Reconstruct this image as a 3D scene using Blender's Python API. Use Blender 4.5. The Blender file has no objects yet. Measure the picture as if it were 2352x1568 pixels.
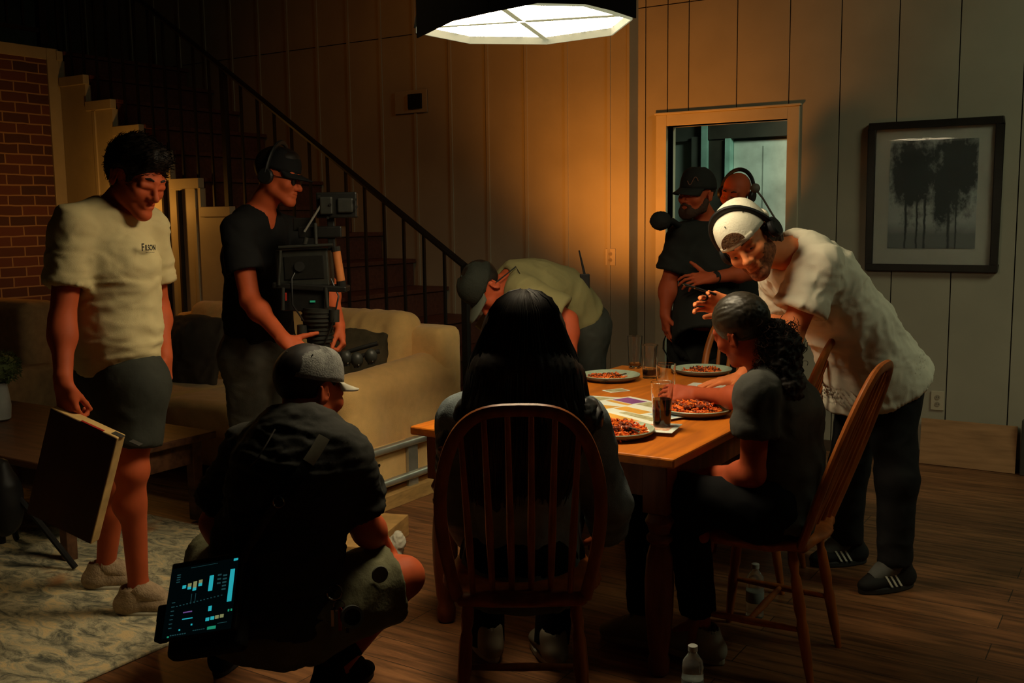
import bpy, bmesh, math, random
import numpy as np
from mathutils import Vector, Matrix

# ---------------------------------------------------------------- camera, world, exposure
S = bpy.context.scene
F = 2330.0; PITCH = math.radians(7.0); ROLL = math.radians(-0.7); YAW = math.radians(32.62); EYE = 1.5
def _rx(a): c, s = math.cos(a), math.sin(a); return np.array([[1,0,0],[0,c,-s],[0,s,c]])
def _rz(a): c, s = math.cos(a), math.sin(a); return np.array([[c,-s,0],[s,c,0],[0,0,1]])
RC = _rz(YAW) @ _rx(math.pi/2 - PITCH) @ _rz(ROLL)
C0 = np.array([0, 0, EYE])
FW = np.array([-math.sin(YAW), math.cos(YAW), 0.]); RT = np.array([math.cos(YAW), math.sin(YAW), 0.])
cam_data = bpy.data.cameras.new('camera'); cam = bpy.data.objects.new('camera', cam_data)
S.collection.objects.link(cam); S.camera = cam
cam_data.sensor_width = 36; cam_data.lens = 36*F/2352; cam_data.clip_start = 0.05; cam_data.clip_end = 60
m4 = Matrix.Identity(4)
for i in range(3):
    for j in range(3): m4[i][j] = RC[i, j]
m4[2][3] = EYE
cam.matrix_world = m4
S.view_settings.view_transform = 'Standard'; S.view_settings.look = 'None'
S.view_settings.gamma = 1; S.view_settings.use_curve_mapping = False
S.view_settings.exposure = 0.0
w = bpy.data.worlds.new('world'); S.world = w; w.use_nodes = True
w.node_tree.nodes['Background'].inputs[0].default_value = (0.75, 0.85, 0.7, 1)
w.node_tree.nodes['Background'].inputs[1].default_value = 0.0008

def ray(px, py): return RC @ np.array([(px-1176)/F, -(py-784)/F, -1.])
def W(px, py, Y): r = ray(px, py); return C0 + r*(Y/np.dot(r, FW))          # at depth Y from the viewpoint
def Zp(px, py, z): r = ray(px, py); return C0 + r*((z-EYE)/r[2])
def PYp(px, py, y): r = ray(px, py); return C0 + r*(y/r[1])
def PXp(px, py, x): r = ray(px, py); return C0 + r*(x/r[0])
def Dv(r, f, u):
    v = RT*r + FW*f + np.array([0,0,1.])*u
    return v/np.linalg.norm(v)

# ---------------------------------------------------------------- lamps
def lamp(name, kind, loc, energy, color, size=0.1, aim=None, angle=60, blend=0.6, sy=None):
    l = bpy.data.lights.new(name, kind); l.energy = energy; l.color = color
    if kind == 'AREA':
        l.size = size
        if sy: l.shape = 'RECTANGLE'; l.size_y = sy
    else: l.shadow_soft_size = size
    if kind == 'SPOT': l.spot_size = math.radians(angle); l.spot_blend = blend
    o = bpy.data.objects.new(name, l); S.collection.objects.link(o); o.location = loc
    if aim is not None:
        o.rotation_euler = (Vector(aim)-Vector(loc)).to_track_quat('-Z', 'Y').to_euler()
    return o
lamp('stair_lamp_glow', 'POINT', (-6.42, 4.62, 1.60), 7.0, (1.0, 0.42, 0.07), 0.05)
lamp('corner_glow', 'SPOT', tuple(W(1290, 645, 6.0)), 112, (1.0, 0.31, 0.035), 0.12, aim=tuple(PYp(1490, 270, 6.4)), angle=104, blend=1.0)
lamp('wall_wash', 'SPOT', (-3.4, 2.6, 4.3), 50, (1.0, 0.28, 0.03), 0.3, aim=(-4.6, 6.05, 2.2), angle=62, blend=1.0)
lamp('hall_lamp', 'AREA', (-2.0, 7.3, 2.58), 24, (0.80, 1.0, 0.72), 0.5, aim=(-2.2, 7.9, 0.8))
rf_ = lamp('room_fill', 'AREA', (1.9, 4.4, 3.9), 20, (0.72, 0.92, 0.60), 1.2, aim=(-0.8, 6.2, 0.9)); rf_.data.color = (0.86, 0.92, 0.60); rf_.data.energy = 17; rf_.data.spread = math.radians(100)
lamp('floor_patch_lamp', 'SPOT', (0.6, 2.0, 3.4), 26, (1.0, 0.66, 0.30), 0.2, aim=(-0.62, 3.72, 0.0), angle=24, blend=1.0)
lamp('floor_lane_fill', 'SPOT', (-1.6, 2.2, 3.9), 60, (1.0, 0.70, 0.34), 0.15, aim=tuple(Zp(955, 1290, 0)), angle=26, blend=1.0)  # added fill that brightens the floor lane; no fixture hangs there
lamp('rug_lamp', 'SPOT', (-4.9, 0.9, 3.9), 60, (1.0, 0.74, 0.38), 0.3, aim=(-4.15, 1.9, 0.0), angle=42, blend=1.0)
lamp('loft_lamp', 'POINT', (-8.2, 6.6, 3.9), 3.0, (0.45, 0.9, 0.8), 0.3)

# ---------------------------------------------------------------- materials
MATS = {}
def nd(t, kind, **kw):
    n = t.nodes.new(kind)
    for k, v in kw.items(): setattr(n, k, v)
    return n
def mat(name, col, rough=0.7, metal=0.0, var=0.15, vs=6.0, col2=None, bump=0.0, bs=60.0, spec=0.3, stretch=(1,1,1), emit=None, es=0.0, coat=0.0, trans=0.0, ior=1.45, sheen=0.0):
    if name in MATS: return MATS[name]
    m = bpy.data.materials.new(name); m.use_nodes = True; t = m.node_tree
    b = t.nodes['Principled BSDF']
    b.inputs['Roughness'].default_value = rough; b.inputs['Metallic'].default_value = metal
    b.inputs['Specular IOR Level'].default_value = spec
    b.inputs['Coat Weight'].default_value = coat
    b.inputs['Transmission Weight'].default_value = trans; b.inputs['IOR'].default_value = ior
    if sheen: b.inputs['Sheen Weight'].default_value = sheen
    tc = nd(t, 'ShaderNodeTexCoord'); mp = nd(t, 'ShaderNodeMapping'); mp.inputs['Scale'].default_value = stretch
    t.links.new(tc.outputs['Object'], mp.inputs['Vector'])
    n = nd(t, 'ShaderNodeTexNoise'); n.inputs['Scale'].default_value = vs; n.inputs['Detail'].default_value = 4
    t.links.new(mp.outputs[0], n.inputs['Vector'])
    r = nd(t, 'ShaderNodeMix', data_type='RGBA')
    c2 = col2 if col2 else tuple(c*(1-var*2) for c in col)
    r.inputs['A'].default_value = (*c2, 1); r.inputs['B'].default_value = (*[min(1, c*(1+var*.5)) if not col2 else c for c in col], 1)
    rp = nd(t, 'ShaderNodeMapRange'); rp.inputs['From Min'].default_value = 0.32; rp.inputs['From Max'].default_value = 0.68
    t.links.new(n.outputs['Fac'], rp.inputs['Value']); t.links.new(rp.outputs[0], r.inputs['Factor'])
    t.links.new(r.outputs['Result'], b.inputs['Base Color'])
    if bump:
        n2 = nd(t, 'ShaderNodeTexNoise'); n2.inputs['Scale'].default_value = bs; n2.inputs['Detail'].default_value = 3
        t.links.new(mp.outputs[0], n2.inputs['Vector'])
        bp = nd(t, 'ShaderNodeBump'); bp.inputs['Strength'].default_value = bump; bp.inputs['Distance'].default_value = 0.01
        t.links.new(n2.outputs['Fac'], bp.inputs['Height']); t.links.new(bp.outputs[0], b.inputs['Normal'])
    if emit:
        b.inputs['Emission Color'].default_value = (*emit, 1); b.inputs['Emission Strength'].default_value = es
    MATS[name] = m
    return m

# ---------------------------------------------------------------- mesh builder
def frame(z, x=None):
    z = np.array(z, float); z = z/np.linalg.norm(z)
    if x is None: x = np.array([1,0,0.]) if abs(z[0]) < .8 else np.array([0,1,0.])
    x = np.array(x, float); x = x - z*np.dot(x, z); x = x/np.linalg.norm(x)
    return np.column_stack([x, np.cross(z, x), z])
def Rz(a): return _rz(math.radians(a))
class MB:
    def __init__(s): s.v = []; s.f = []; s.m = []; s.n = 0
    def add(s, V, Fc, mi=0):
        V = np.asarray(V, float); s.v.append(V)
        for f in Fc: s.f.append([i+s.n for i in f]); s.m.append(mi)
        s.n += len(V); return s
    def box(s, c, size, R=None, mi=0, taper=1.0):
        c = np.array(c, float); h = np.array(size, float)/2
        P = np.array([[x, y, z] for z in (-1, 1) for y in (-1, 1) for x in (-1, 1)], float)
        P[P[:, 2] > 0, :2] *= taper
        P = P*h
        if R is not None: P = P @ np.asarray(R).T
        return s.add(P+c, [(0,2,3,1),(4,5,7,6),(0,1,5,4),(2,6,7,3),(0,4,6,2),(1,3,7,5)], mi)
    def boxr(s, lo, hi, mi=0):
        lo = np.array(lo, float); hi = np.array(hi, float); return s.box((lo+hi)/2, hi-lo, None, mi)
    def cyl(s, p0, p1, r0, r1=None, n=12, mi=0, cap=True):
        r1 = r0 if r1 is None else r1
        return s.tube([p0, p1], [r0, r1], n, mi, cap)
    def tube(s, pts, rad, n=8, mi=0, cap=True, flat=1.0, up=None):
        pts = np.array(pts, float); k = len(pts)
        if np.isscalar(rad): rad = [rad]*k
        T = np.gradient(pts, axis=0); V = []
        x = up
        for i in range(k):
            fr = frame(T[i], x); x = fr[:, 0]
            a = np.arange(n)*2*math.pi/n
            V.append(pts[i] + rad[i]*(np.outer(np.cos(a), fr[:, 0]) + flat*np.outer(np.sin(a), fr[:, 1])))
        Fc = [(i*n+j, i*n+(j+1) % n, (i+1)*n+(j+1) % n, (i+1)*n+j) for i in range(k-1) for j in range(n)]
        if cap: Fc += [tuple(range(n-1, -1, -1)), tuple((k-1)*n+j for j in range(n))]
        return s.add(np.vstack(V), Fc, mi)
    def lathe(s, prof, c=(0,0,0), n=32, R=None, mi=0, sx=1, sy=1, cap=True):
        V = []; a = np.arange(n)*2*math.pi/n
        for r, z in prof: V.append(np.column_stack([r*np.cos(a)*sx, r*np.sin(a)*sy, np.full(n, z)]))
        V = np.vstack(V)
        if R is not None: V = V @ np.asarray(R).T
        k = len(prof)
        Fc = [(i*n+j, i*n+(j+1) % n, (i+1)*n+(j+1) % n, (i+1)*n+j) for i in range(k-1) for j in range(n)]
        if prof[0][0] > 1e-6 and cap: Fc.append(tuple(range(n-1, -1, -1)))
        if prof[-1][0] > 1e-6 and cap: Fc.append(tuple((k-1)*n+j for j in range(n)))
        return s.add(V+np.array(c), Fc, mi)
    def ball(s, c, r, R=None, n=16, m=10, mi=0):
        r = np.array([r, r, r]) if np.isscalar(r) else np.array(r)
        prof = [(max(1e-7, math.sin(math.pi*i/m)), -math.cos(math.pi*i/m)) for i in range(m+1)]
        a = np.arange(n)*2*math.pi/n; V = []
        for q, z in prof: V.append(np.column_stack([q*np.cos(a), q*np.sin(a), np.full(n, z)]))
        V = np.vstack(V)*r
        if R is not None: V = V @ np.asarray(R).T
        Fc = [(i*n+j, i*n+(j+1) % n, (i+1)*n+(j+1) % n, (i+1)*n+j) for i in range(m) for j in range(n)]
        return s.add(V+np.array(c), Fc, mi)
    def prism(s, pts, vec, mi=0):
        P = np.array(pts, float); n = len(P); V = np.vstack([P, P+np.array(vec, float)])
        Fc = [tuple(range(n-1, -1, -1)), tuple(range(n, 2*n))] + [(i, (i+1) % n, n+(i+1) % n, n+i) for i in range(n)]
        return s.add(V, Fc, mi)
    def quad(s, a, b, c, d, mi=0): return s.add([a, b, c, d], [(0,1,2,3)], mi)
    def build(s, name, mats, parent=None, smooth=False, bevel=0, loc=None, seg=2, fixn=True, org=None):
        if not isinstance(mats, (list, tuple)): mats = [mats]
        V = np.vstack(s.v)
        if org is not None: V = V-np.array(org)
        me = bpy.data.meshes.new(name)
        me.from_pydata(V.tolist(), [], s.f)
        for m in mats: me.materials.append(m)
        me.polygons.foreach_set('material_index', s.m)
        if fixn:
            bm = bmesh.new(); bm.from_mesh(me); bmesh.ops.remove_doubles(bm, verts=bm.verts, dist=1e-6)
            bmesh.ops.recalc_face_normals(bm, faces=bm.faces); bm.to_mesh(me); bm.free()
        if smooth:
            me.polygons.foreach_set('use_smooth', [True]*len(me.polygons))
            me.set_sharp_from_angle(angle=math.radians(40))
        me.update()
        o = bpy.data.objects.new(name, me); S.collection.objects.link(o)
        if parent is not None: o.parent = parent
        if loc is not None: o.location = loc
        if bevel:
            b = o.modifiers.new('bevel', 'BEVEL'); b.width = bevel; b.segments = seg; b.limit_method = 'ANGLE'; b.angle_limit = math.radians(40)
            b.harden_normals = False
        return o
def thing(name, label, cat, loc=(0,0,0), rz=0, group=None):
    o = bpy.data.objects.new(name, None); S.collection.objects.link(o)
    o.empty_display_size = 0.1
    o.location = tuple(loc); o.rotation_euler = (0, 0, math.radians(rz)); o['label'] = label; o['category'] = cat
    if group: o['group'] = group
    return o
def tag(o, label, cat, group=None, kind=None):
    o['label'] = label; o['category'] = cat
    if group: o['group'] = group
    if kind: o['kind'] = kind
    return o
def struct(o, label=None):
    o['kind'] = 'structure'
    if label: o['label'] = label
    return o
def recenter(o):
    """give a world-space mesh an origin at its base so the object sits where it stands"""
    me = o.data; n = len(me.vertices); a = np.empty(n*3); me.vertices.foreach_get('co', a); a = a.reshape(-1, 3)
    c = (a.max(0)+a.min(0))/2; c[2] = a[:, 2].min()
    a -= c; me.vertices.foreach_set('co', a.ravel()); me.update(); o.location = tuple(c)
    return o
def copy_tree(o, loc, rz, label=None, group=None, parent=None):
    r = o.copy(); S.collection.objects.link(r)
    if parent is not None: r.parent = parent
    else:
        r.location = tuple(loc); r.rotation_euler = (0, 0, math.radians(rz))
        if label: r['label'] = label
        if group: r['group'] = group
    for ch in list(o.children): copy_tree(ch, None, 0, parent=r)
    return r

# ---------------------------------------------------------------- noise
_rs = np.random.RandomState(7); _perm = _rs.permutation(256); _perm = np.concatenate([_perm]*3); _g = _rs.randn(256, 3); _g /= np.linalg.norm(_g, axis=1)[:, None]
def pnoise(P):
    P = np.asarray(P, float); i = np.floor(P).astype(int); f = P-i; u = f*f*f*(f*(f*6-15)+10); out = 0
    for dx in (0, 1):
        for dy in (0, 1):
            for dz in (0, 1):
                h = _perm[(_perm[(_perm[(i[:, 0]+dx) & 255] + i[:, 1]+dy) & 255] + i[:, 2]+dz) & 255]
                d = f - np.array([dx, dy, dz]); g = (_g[h]*d).sum(1)
                wx = u[:, 0] if dx else 1-u[:, 0]; wy = u[:, 1] if dy else 1-u[:, 1]; wz = u[:, 2] if dz else 1-u[:, 2]
                out = out + g*wx*wy*wz
    return out

# ---------------------------------------------------------------- implicit surfaces for bodies, cloth and cushions
BIG = 9.0
class Sdf:
    def __init__(s): s.p = []; s.fine = []
    def cone(s, p0, p1, a0, a1=None, k=0.02, U=None, b0=None, b1=None, op='u', flat0=False, flat1=False):
        a1 = a0 if a1 is None else a1; b0 = a0 if b0 is None else b0; b1 = a1 if b1 is None else b1
        s.p.append((np.array(p0, float), np.array(p1, float), None if U is None else np.array(U, float), a0, a1, b0, b1, k, op, flat0, flat1)); return s
    def ball(s, c, r, k=0.02, R=None, op='u'):
        """ellipsoid: r may be (rx, ry, rz) with rotation matrix R"""
        s.p.append(('e', np.array(c, float), np.array([r, r, r]) if np.isscalar(r) else np.array(r, float), np.eye(3) if R is None else np.asarray(R), k, op)); return s
    def rbox(s, c, h, r, k=0.02, R=None, op='u'):
        s.p.append(('b', np.array(c, float), np.array(h, float), np.eye(3) if R is None else np.asarray(R), k, op, r)); return s
    def bbox(s):
        lo = np.full(3, 1e9); hi = -lo
        for q in s.p:
            l, h = s._bb(q)
            if (q[8] if not isinstance(q[0], str) else q[5]) == 'u': lo = np.minimum(lo, l); hi = np.maximum(hi, h)
        return lo, hi
    @staticmethod
    def _bb(q):
        if isinstance(q[0], str):
            if q[0] == 'e': e = np.sqrt((q[3]**2) @ (q[2]**2))
            else: e = np.abs(q[3]) @ (q[2]+q[6])
            return q[1]-e, q[1]+e
        r = max(q[3], q[4], q[5], q[6]); return np.minimum(q[0], q[1])-r, np.maximum(q[0], q[1])+r
    def evalgrid(s, lo, res, shape):
        G = np.full(shape, BIG, np.float32)
        for q in s.p:
            if isinstance(q[0], str): k, op = q[4], q[5]
            else: k, op = q[7], q[8]
            l, h = s._bb(q); pad = k+3*res
            i0 = np.maximum(0, np.floor((l-pad-lo)/res).astype(int)); i1 = np.minimum(shape, np.ceil((h+pad-lo)/res).astype(int)+1)
            if (i1 <= i0).any(): continue
            ax = [lo[a]+res*np.arange(i0[a], i1[a]) for a in range(3)]
            X, Y, Zz = np.meshgrid(*ax, indexing='ij')
            d = s._d(q, X, Y, Zz).astype(np.float32)
            sl = tuple(slice(i0[a], i1[a]) for a in range(3)); g = G[sl]
            if op == 'u':
                hh = np.maximum(k-np.abs(g-d), 0)/max(k, 1e-6); G[sl] = np.minimum(g, d) - hh*hh*k*.25
            else:
                d = -d; hh = np.maximum(k-np.abs(g-d), 0)/max(k, 1e-6); G[sl] = np.maximum(g, d) + hh*hh*k*.25
        return G
    @staticmethod
    def _d(q, X, Y, Zz):
        if isinstance(q[0], str):
            R = q[3]; c = q[1]; dx, dy, dz = X-c[0], Y-c[1], Zz-c[2]
            u = dx*R[0, 0]+dy*R[1, 0]+dz*R[2, 0]; v = dx*R[0, 1]+dy*R[1, 1]+dz*R[2, 1]; w_ = dx*R[0, 2]+dy*R[1, 2]+dz*R[2, 2]
            if q[0] == 'e':
                r = q[2]; k0 = np.sqrt((u/r[0])**2+(v/r[1])**2+(w_/r[2])**2); k1 = np.sqrt((u/r[0]**2)**2+(v/r[1]**2)**2+(w_/r[2]**2)**2)+1e-9
                return k0*(k0-1)/k1
            h = q[2]; a = np.abs(u)-h[0]; b = np.abs(v)-h[1]; c_ = np.abs(w_)-h[2]
            return np.sqrt(np.maximum(a, 0)**2+np.maximum(b, 0)**2+np.maximum(c_, 0)**2)+np.minimum(np.maximum(a, np.maximum(b, c_)), 0)-q[6]
        p0, p1, U, a0, a1, b0, b1, k, op, f0, f1 = q
        ab = p1-p0; L = np.linalg.norm(ab)+1e-9; n = ab/L
        dx, dy, dz = X-p0[0], Y-p0[1], Zz-p0[2]
        t = dx*n[0]+dy*n[1]+dz*n[2]; tc = np.clip(t, 0, L)
        h = tc/L
        qx, qy, qz = dx-n[0]*tc, dy-n[1]*tc, dz-n[2]*tc
        if U is None:
            d = np.sqrt(qx*qx+qy*qy+qz*qz)-(a0+(a1-a0)*h)
        else:
            U = U-n*np.dot(U, n); U = U/np.linalg.norm(U); A = a0+(a1-a0)*h; B = b0+(b1-b0)*h
            u = qx*U[0]+qy*U[1]+qz*U[2]; r2 = np.maximum(qx*qx+qy*qy+qz*qz-u*u, 0)
            k0 = np.sqrt((u/A)**2+r2/(B*B)); k1 = np.sqrt((u/A**2)**2+r2/B**4)+1e-9
            d = k0*(k0-1)/k1
            d = np.where(k0 < 1e-3, -np.minimum(A, B), d)
        if f0: d = np.maximum(d, -t)
        if f1: d = np.maximum(d, t-L)
        return d
    def nets(s, lo, hi, res):
        lo = np.array(lo, float); shape = tuple((np.ceil((np.array(hi)-lo)/res)+1).astype(int))
        G = s.evalgrid(lo, res, shape); neg = G < 0
        nx, ny, nz = shape
        cnt = np.zeros((nx-1, ny-1, nz-1), np.int8)
        for a in (0, 1):
            for b in (0, 1):
                for c in (0, 1): cnt += neg[a:nx-1+a, b:ny-1+b, c:nz-1+c]
        act = (cnt > 0) & (cnt < 8); idx = np.argwhere(act)
        if len(idx) == 0: return np.zeros((0, 3)), np.zeros((0, 4), int)
        acc = np.zeros((len(idx), 3)); num = np.zeros(len(idx))
        cs = [(a, b, c) for a in (0, 1) for b in (0, 1) for c in (0, 1)]
        for c0 in cs:
            for ax in range(3):
                if c0[ax]: continue
                c1 = list(c0); c1[ax] = 1
                v0 = G[idx[:, 0]+c0[0], idx[:, 1]+c0[1], idx[:, 2]+c0[2]]; v1 = G[idx[:, 0]+c1[0], idx[:, 1]+c1[1], idx[:, 2]+c1[2]]
                m = (v0 < 0) != (v1 < 0); t = v0[m]/(v0[m]-v1[m])
                p = np.tile(np.array(c0, float), (m.sum(), 1)); p[:, ax] += t
                acc[m] += p; num[m] += 1
        V = lo+res*(idx+acc/num[:, None])
        vid = np.full(act.shape, -1); vid[act] = np.arange(len(idx))
        Q = []
        for ax in range(3):
            sl0 = [slice(1, -1)]*3; sl1 = [slice(1, -1)]*3
            sl0[ax] = slice(0, -1); sl1[ax] = slice(1, None)
            a = neg[tuple(sl0)]; b = neg[tuple(sl1)]
            e = np.argwhere(a != b); inside = a[tuple(e.T)]
            off = [1, 1, 1]; off[ax] = 0; e = e+np.array(off)
            o1 = np.zeros(3, int); o2 = np.zeros(3, int); o1[(ax+1) % 3] = 1; o2[(ax+2) % 3] = 1
            g = lambda x: vid[x[:, 0], x[:, 1], x[:, 2]]
            q = np.column_stack([g(e-o1-o2), g(e-o2), g(e), g(e-o1)])
            q[~inside] = q[~inside][:, ::-1]
            Q.append(q)
        Q = np.vstack(Q); Q = Q[(Q >= 0).all(1)]
        return V, Q
    def mesh(s, res):
        lo, hi = s.bbox(); lo = lo-3*res-.01; hi = hi+3*res+.01
        V, Q = s.nets(lo, hi, res)
        Vs = [V]; cen = V[Q].mean(1); keep = np.ones(len(Q), bool)
        for fl, fh, fr in s.fine:
            keep &= ~(((cen > np.array(fl)+res*.6) & (cen < np.array(fh)-res*.6)).all(1))
        Qs = [Q[keep]]; n = len(V)
        for j, (fl, fh, fr) in enumerate(s.fine):
            v, q = s.nets(np.array(fl)-fr, np.array(fh)+fr, fr)
            if len(q) == 0: continue
            c = v[q].mean(1); kp = np.ones(len(q), bool)
            for fl2, fh2, _ in s.fine[:j]: kp &= ~(((c > np.array(fl2)+fr) & (c < np.array(fh2)-fr)).all(1))
            Vs.append(v); Qs.append(q[kp]+n); n += len(v)
        V = np.vstack(Vs); Q = np.vstack(Qs)
        used = np.zeros(len(V), bool); used[Q.ravel()] = True; mp = np.cumsum(used)-1
        return V[used], mp[Q]
def vnormals(V, Q):
    a = V[Q[:, 2]]-V[Q[:, 0]]; b = V[Q[:, 3]]-V[Q[:, 1]]; n = np.cross(a, b); N = np.zeros_like(V)
    for i in range(4): np.add.at(N, Q[:, i], n)
    return N/(np.linalg.norm(N, axis=1)[:, None]+1e-12)
def folds(V, N, amp=.008, freq=(9, 9, 9), seed=0., thr=0.0):
    """cloth folds: soft ridges whose crests wander"""
    P = V*np.array(freq)+seed
    w1 = np.column_stack([pnoise(P*.7+3.1), pnoise(P*.7+7.7), pnoise(P*.7+11.3)])
    n = pnoise(P+w1*1.4); r = 1-np.abs(n)*3.2; r = np.clip(r, -.5, 1)
    n2 = pnoise(P*2.1+w1*1.2+5.); r2 = np.clip(1-np.abs(n2)*3.2, -.4, 1)
    return V+N*(amp*(r*.7+r2*.3))[:, None]
def qmesh(name, V, Q, m, parent=None, loc=None, matfn=None, mats=None):
    me = bpy.data.meshes.new(name)
    if loc is not None: V = V-np.array(loc)
    me.vertices.add(len(V)); me.vertices.foreach_set('co', np.ascontiguousarray(V, np.float32).ravel())
    me.loops.add(len(Q)*4); me.loops.foreach_set('vertex_index', np.ascontiguousarray(Q, np.int32).ravel())
    me.polygons.add(len(Q)); me.polygons.foreach_set('loop_start', np.arange(0, len(Q)*4, 4, dtype=np.int32))
    me.update(calc_edges=True)
    for mm in (mats or [m]): me.materials.append(mm)
    if matfn is not None: me.polygons.foreach_set('material_index', matfn(V[Q].mean(1)).astype(np.int32))
    me.polygons.foreach_set('use_smooth', np.ones(len(Q), bool))
    o = bpy.data.objects.new(name, me); S.collection.objects.link(o)
    if parent is not None: o.parent = parent
    return o
def soft(name, sdf, res, m, parent=None, fold=None, org=None, **kw):
    V, Q = sdf.mesh(res)
    if fold:
        for _ in range(1): V = folds(V, vnormals(V, Q), **fold)
    return qmesh(name, V, Q, m, parent, loc=org, **kw)

# ---------------------------------------------------------------- setting
WY, WY2, SY = 6.40, 6.27, 5.00            # right wall face, left wall face, stair side face
XC = -3.07
m_wall = mat('panel_paint', (0.31, 0.28, 0.21), 0.6, var=.06, vs=2.5)
m_gap = mat('groove', (0.08, 0.06, 0.045), 0.9)
m_trim = mat('trim_paint', (0.42, 0.37, 0.26), 0.45, var=.05)
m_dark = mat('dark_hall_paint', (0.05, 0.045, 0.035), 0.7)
def panelled(name, x0, x1, y, z0, z1, step, off=0., gap=.007, bead=False, seam=2.88, thick=.10):
    b = MB(); b.boxr((x0, y+.012, z0), (x1, y+thick, z1), 1)
    e = [x0]; x = math.floor((x0-off)/step)*step+off
    while x < x1:
        if x > x0+.02 and x < x1-.02: e.append(x)
        x += step
    e.append(x1)
    zs = [z0, z1] if not (z0 < seam < z1) else [z0, seam, z1]
    for i in range(len(e)-1):
        for j in range(len(zs)-1):
            b.boxr((e[i]+gap/2, y, zs[j]+(gap/2 if j else 0)), (e[i+1]-gap/2, y+.014, zs[j+1]-(gap/2 if j < len(zs)-2 else 0)), 0)
    if bead:
        for x in e[1:-1]: b.boxr((x-.011, y-.010, z0), (x+.011, y+.012, z1), 0)
    return struct(b.build(name, [m_wall, m_gap]))
DX0, DX1, DZ = -2.84, -2.02, 2.09
panelled('wall_back', XC, DX0, WY, 0, 4.6, .33, off=-3.0)
panelled('wall_back_header', DX0, DX1, WY, DZ, 4.6, .33, off=-2.69)
panelled('wall_back_right', DX1, 3.6, WY, 0, 4.6, .335, off=-1.37)
panelled('wall_back_left', -9.6, XC, WY2, 0, 4.6, .33, off=PYp(1121, 300, WY2)[0], bead=True)
b = MB(); b.boxr((XC-.004, WY2-.004, 0), (XC+.014, WY+.1, 4.6)); struct(b.build('wall_corner', m_wall))
# baseboard
b = MB(); b.boxr((DX1+.08, WY-.012, 0), (3.6, WY, .07)); struct(b.build('baseboard_back', mat('base_brown', (0.07, 0.045, 0.03), .6)))
# right wall
panelled_r = MB(); panelled_r.boxr((3.6, -1.5, 0), (3.7, 6.5, 4.6)); struct(panelled_r.build('wall_right', m_wall))
# door casing + jamb
b = MB(); cw = .075
b.boxr((DX0-cw, WY-.018, 0), (DX0, WY+.0, DZ+cw)); b.boxr((DX1, WY-.018, 0), (DX1+cw, WY, DZ+cw)); b.boxr((DX0, WY-.018, DZ), (DX1, WY, DZ+cw))
b.boxr((DX0-cw-.01, WY-.026, DZ+cw), (DX1+cw+.01, WY, DZ+cw+.014))
struct(b.build('trim_1', m_trim, bevel=.003))
b = MB(); b.boxr((DX0-.02, WY, 0), (DX0, WY+.14, DZ)); b.boxr((DX1, WY, 0), (DX1+.02, WY+.14, DZ)); b.boxr((DX0-.02, WY, DZ), (DX1+.02, WY+.14, DZ+.02))
struct(b.build('trim_2', m_trim))
# hall beyond the doorway
m_teal = mat('hall_paint', (0.30, 0.38, 0.34), .6, var=.05)
HY = 8.3
b = MB(); b.boxr((-6.2, HY, 0), (1.0, HY+.1, 2.7)); b.boxr((-6.2, WY+.14, 2.62), (1.0, HY, 2.72)); b.boxr((.4, WY+.14, 0), (.5, HY, 2.7)); b.boxr((-5.3, WY+.14, 0), (-5.2, HY, 2.7))
struct(b.build('wall_hall', m_teal))
def hx(px): return PYp(px, 400, HY)[0]
def hz(px, py): return PYp(px, py, HY)[2]
zt = hz(1750, 322)
b = MB(); b.boxr((hx(1690), HY-.05, 0), (hx(1690)+1.0, HY-.002, zt)); 
for k in (1, 2, 3): b.boxr((hx(1690)+k*.25-.004, HY-.054, .05), (hx(1690)+k*.25+.004, HY-.049, zt-.05), 1)
struct(b.build('door_1', [mat('hall_door', (0.62, 0.68, 0.62), .5), mat('door_line', (0.3, .34, .3), .6)]))
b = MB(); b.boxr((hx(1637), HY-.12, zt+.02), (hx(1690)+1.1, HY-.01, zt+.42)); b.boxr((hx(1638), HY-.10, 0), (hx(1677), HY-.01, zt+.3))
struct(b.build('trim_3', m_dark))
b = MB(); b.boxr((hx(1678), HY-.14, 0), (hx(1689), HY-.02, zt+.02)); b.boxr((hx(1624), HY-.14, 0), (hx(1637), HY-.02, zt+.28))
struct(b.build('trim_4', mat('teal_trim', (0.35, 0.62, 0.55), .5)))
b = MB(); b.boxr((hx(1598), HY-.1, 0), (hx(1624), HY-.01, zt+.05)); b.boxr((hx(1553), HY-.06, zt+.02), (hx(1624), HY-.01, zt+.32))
struct(b.build('trim_5', mat('hall_dark_panel', (0.10, 0.11, 0.095), .7)))  # dark grey-green upright and header panel in the hall

# floor: wide stained planks running along the back wall
m = bpy.data.materials.new('plank_floor'); m.use_nodes = True; t = m.node_tree; B = t.nodes['Principled BSDF']
tc = nd(t, 'ShaderNodeTexCoord'); br = nd(t, 'ShaderNodeTexBrick'); br.inputs['Scale'].default_value = 1
br.inputs['Color1'].default_value = (0.15, 0.062, 0.025, 1); br.inputs['Color2'].default_value = (0.25, 0.108, 0.042, 1); br.inputs['Mortar'].default_value = (.03, .018, .01, 1)
br.inputs['Mortar Size'].default_value = .002; br.inputs['Brick Width'].default_value = 1.15; br.inputs['Row Height'].default_value = .15; br.offset = .37
t.links.new(tc.outputs['Object'], br.inputs['Vector'])
mp = nd(t, 'ShaderNodeMapping'); mp.inputs['Scale'].default_value = (2.2, 22, 1); t.links.new(tc.outputs['Object'], mp.inputs[0])
n1 = nd(t, 'ShaderNodeTexNoise'); n1.inputs['Scale'].default_value = 1.6; n1.inputs['Detail'].default_value = 6; n1.inputs['Distortion'].default_value = .6; t.links.new(mp.outputs[0], n1.inputs['Vector'])
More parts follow.
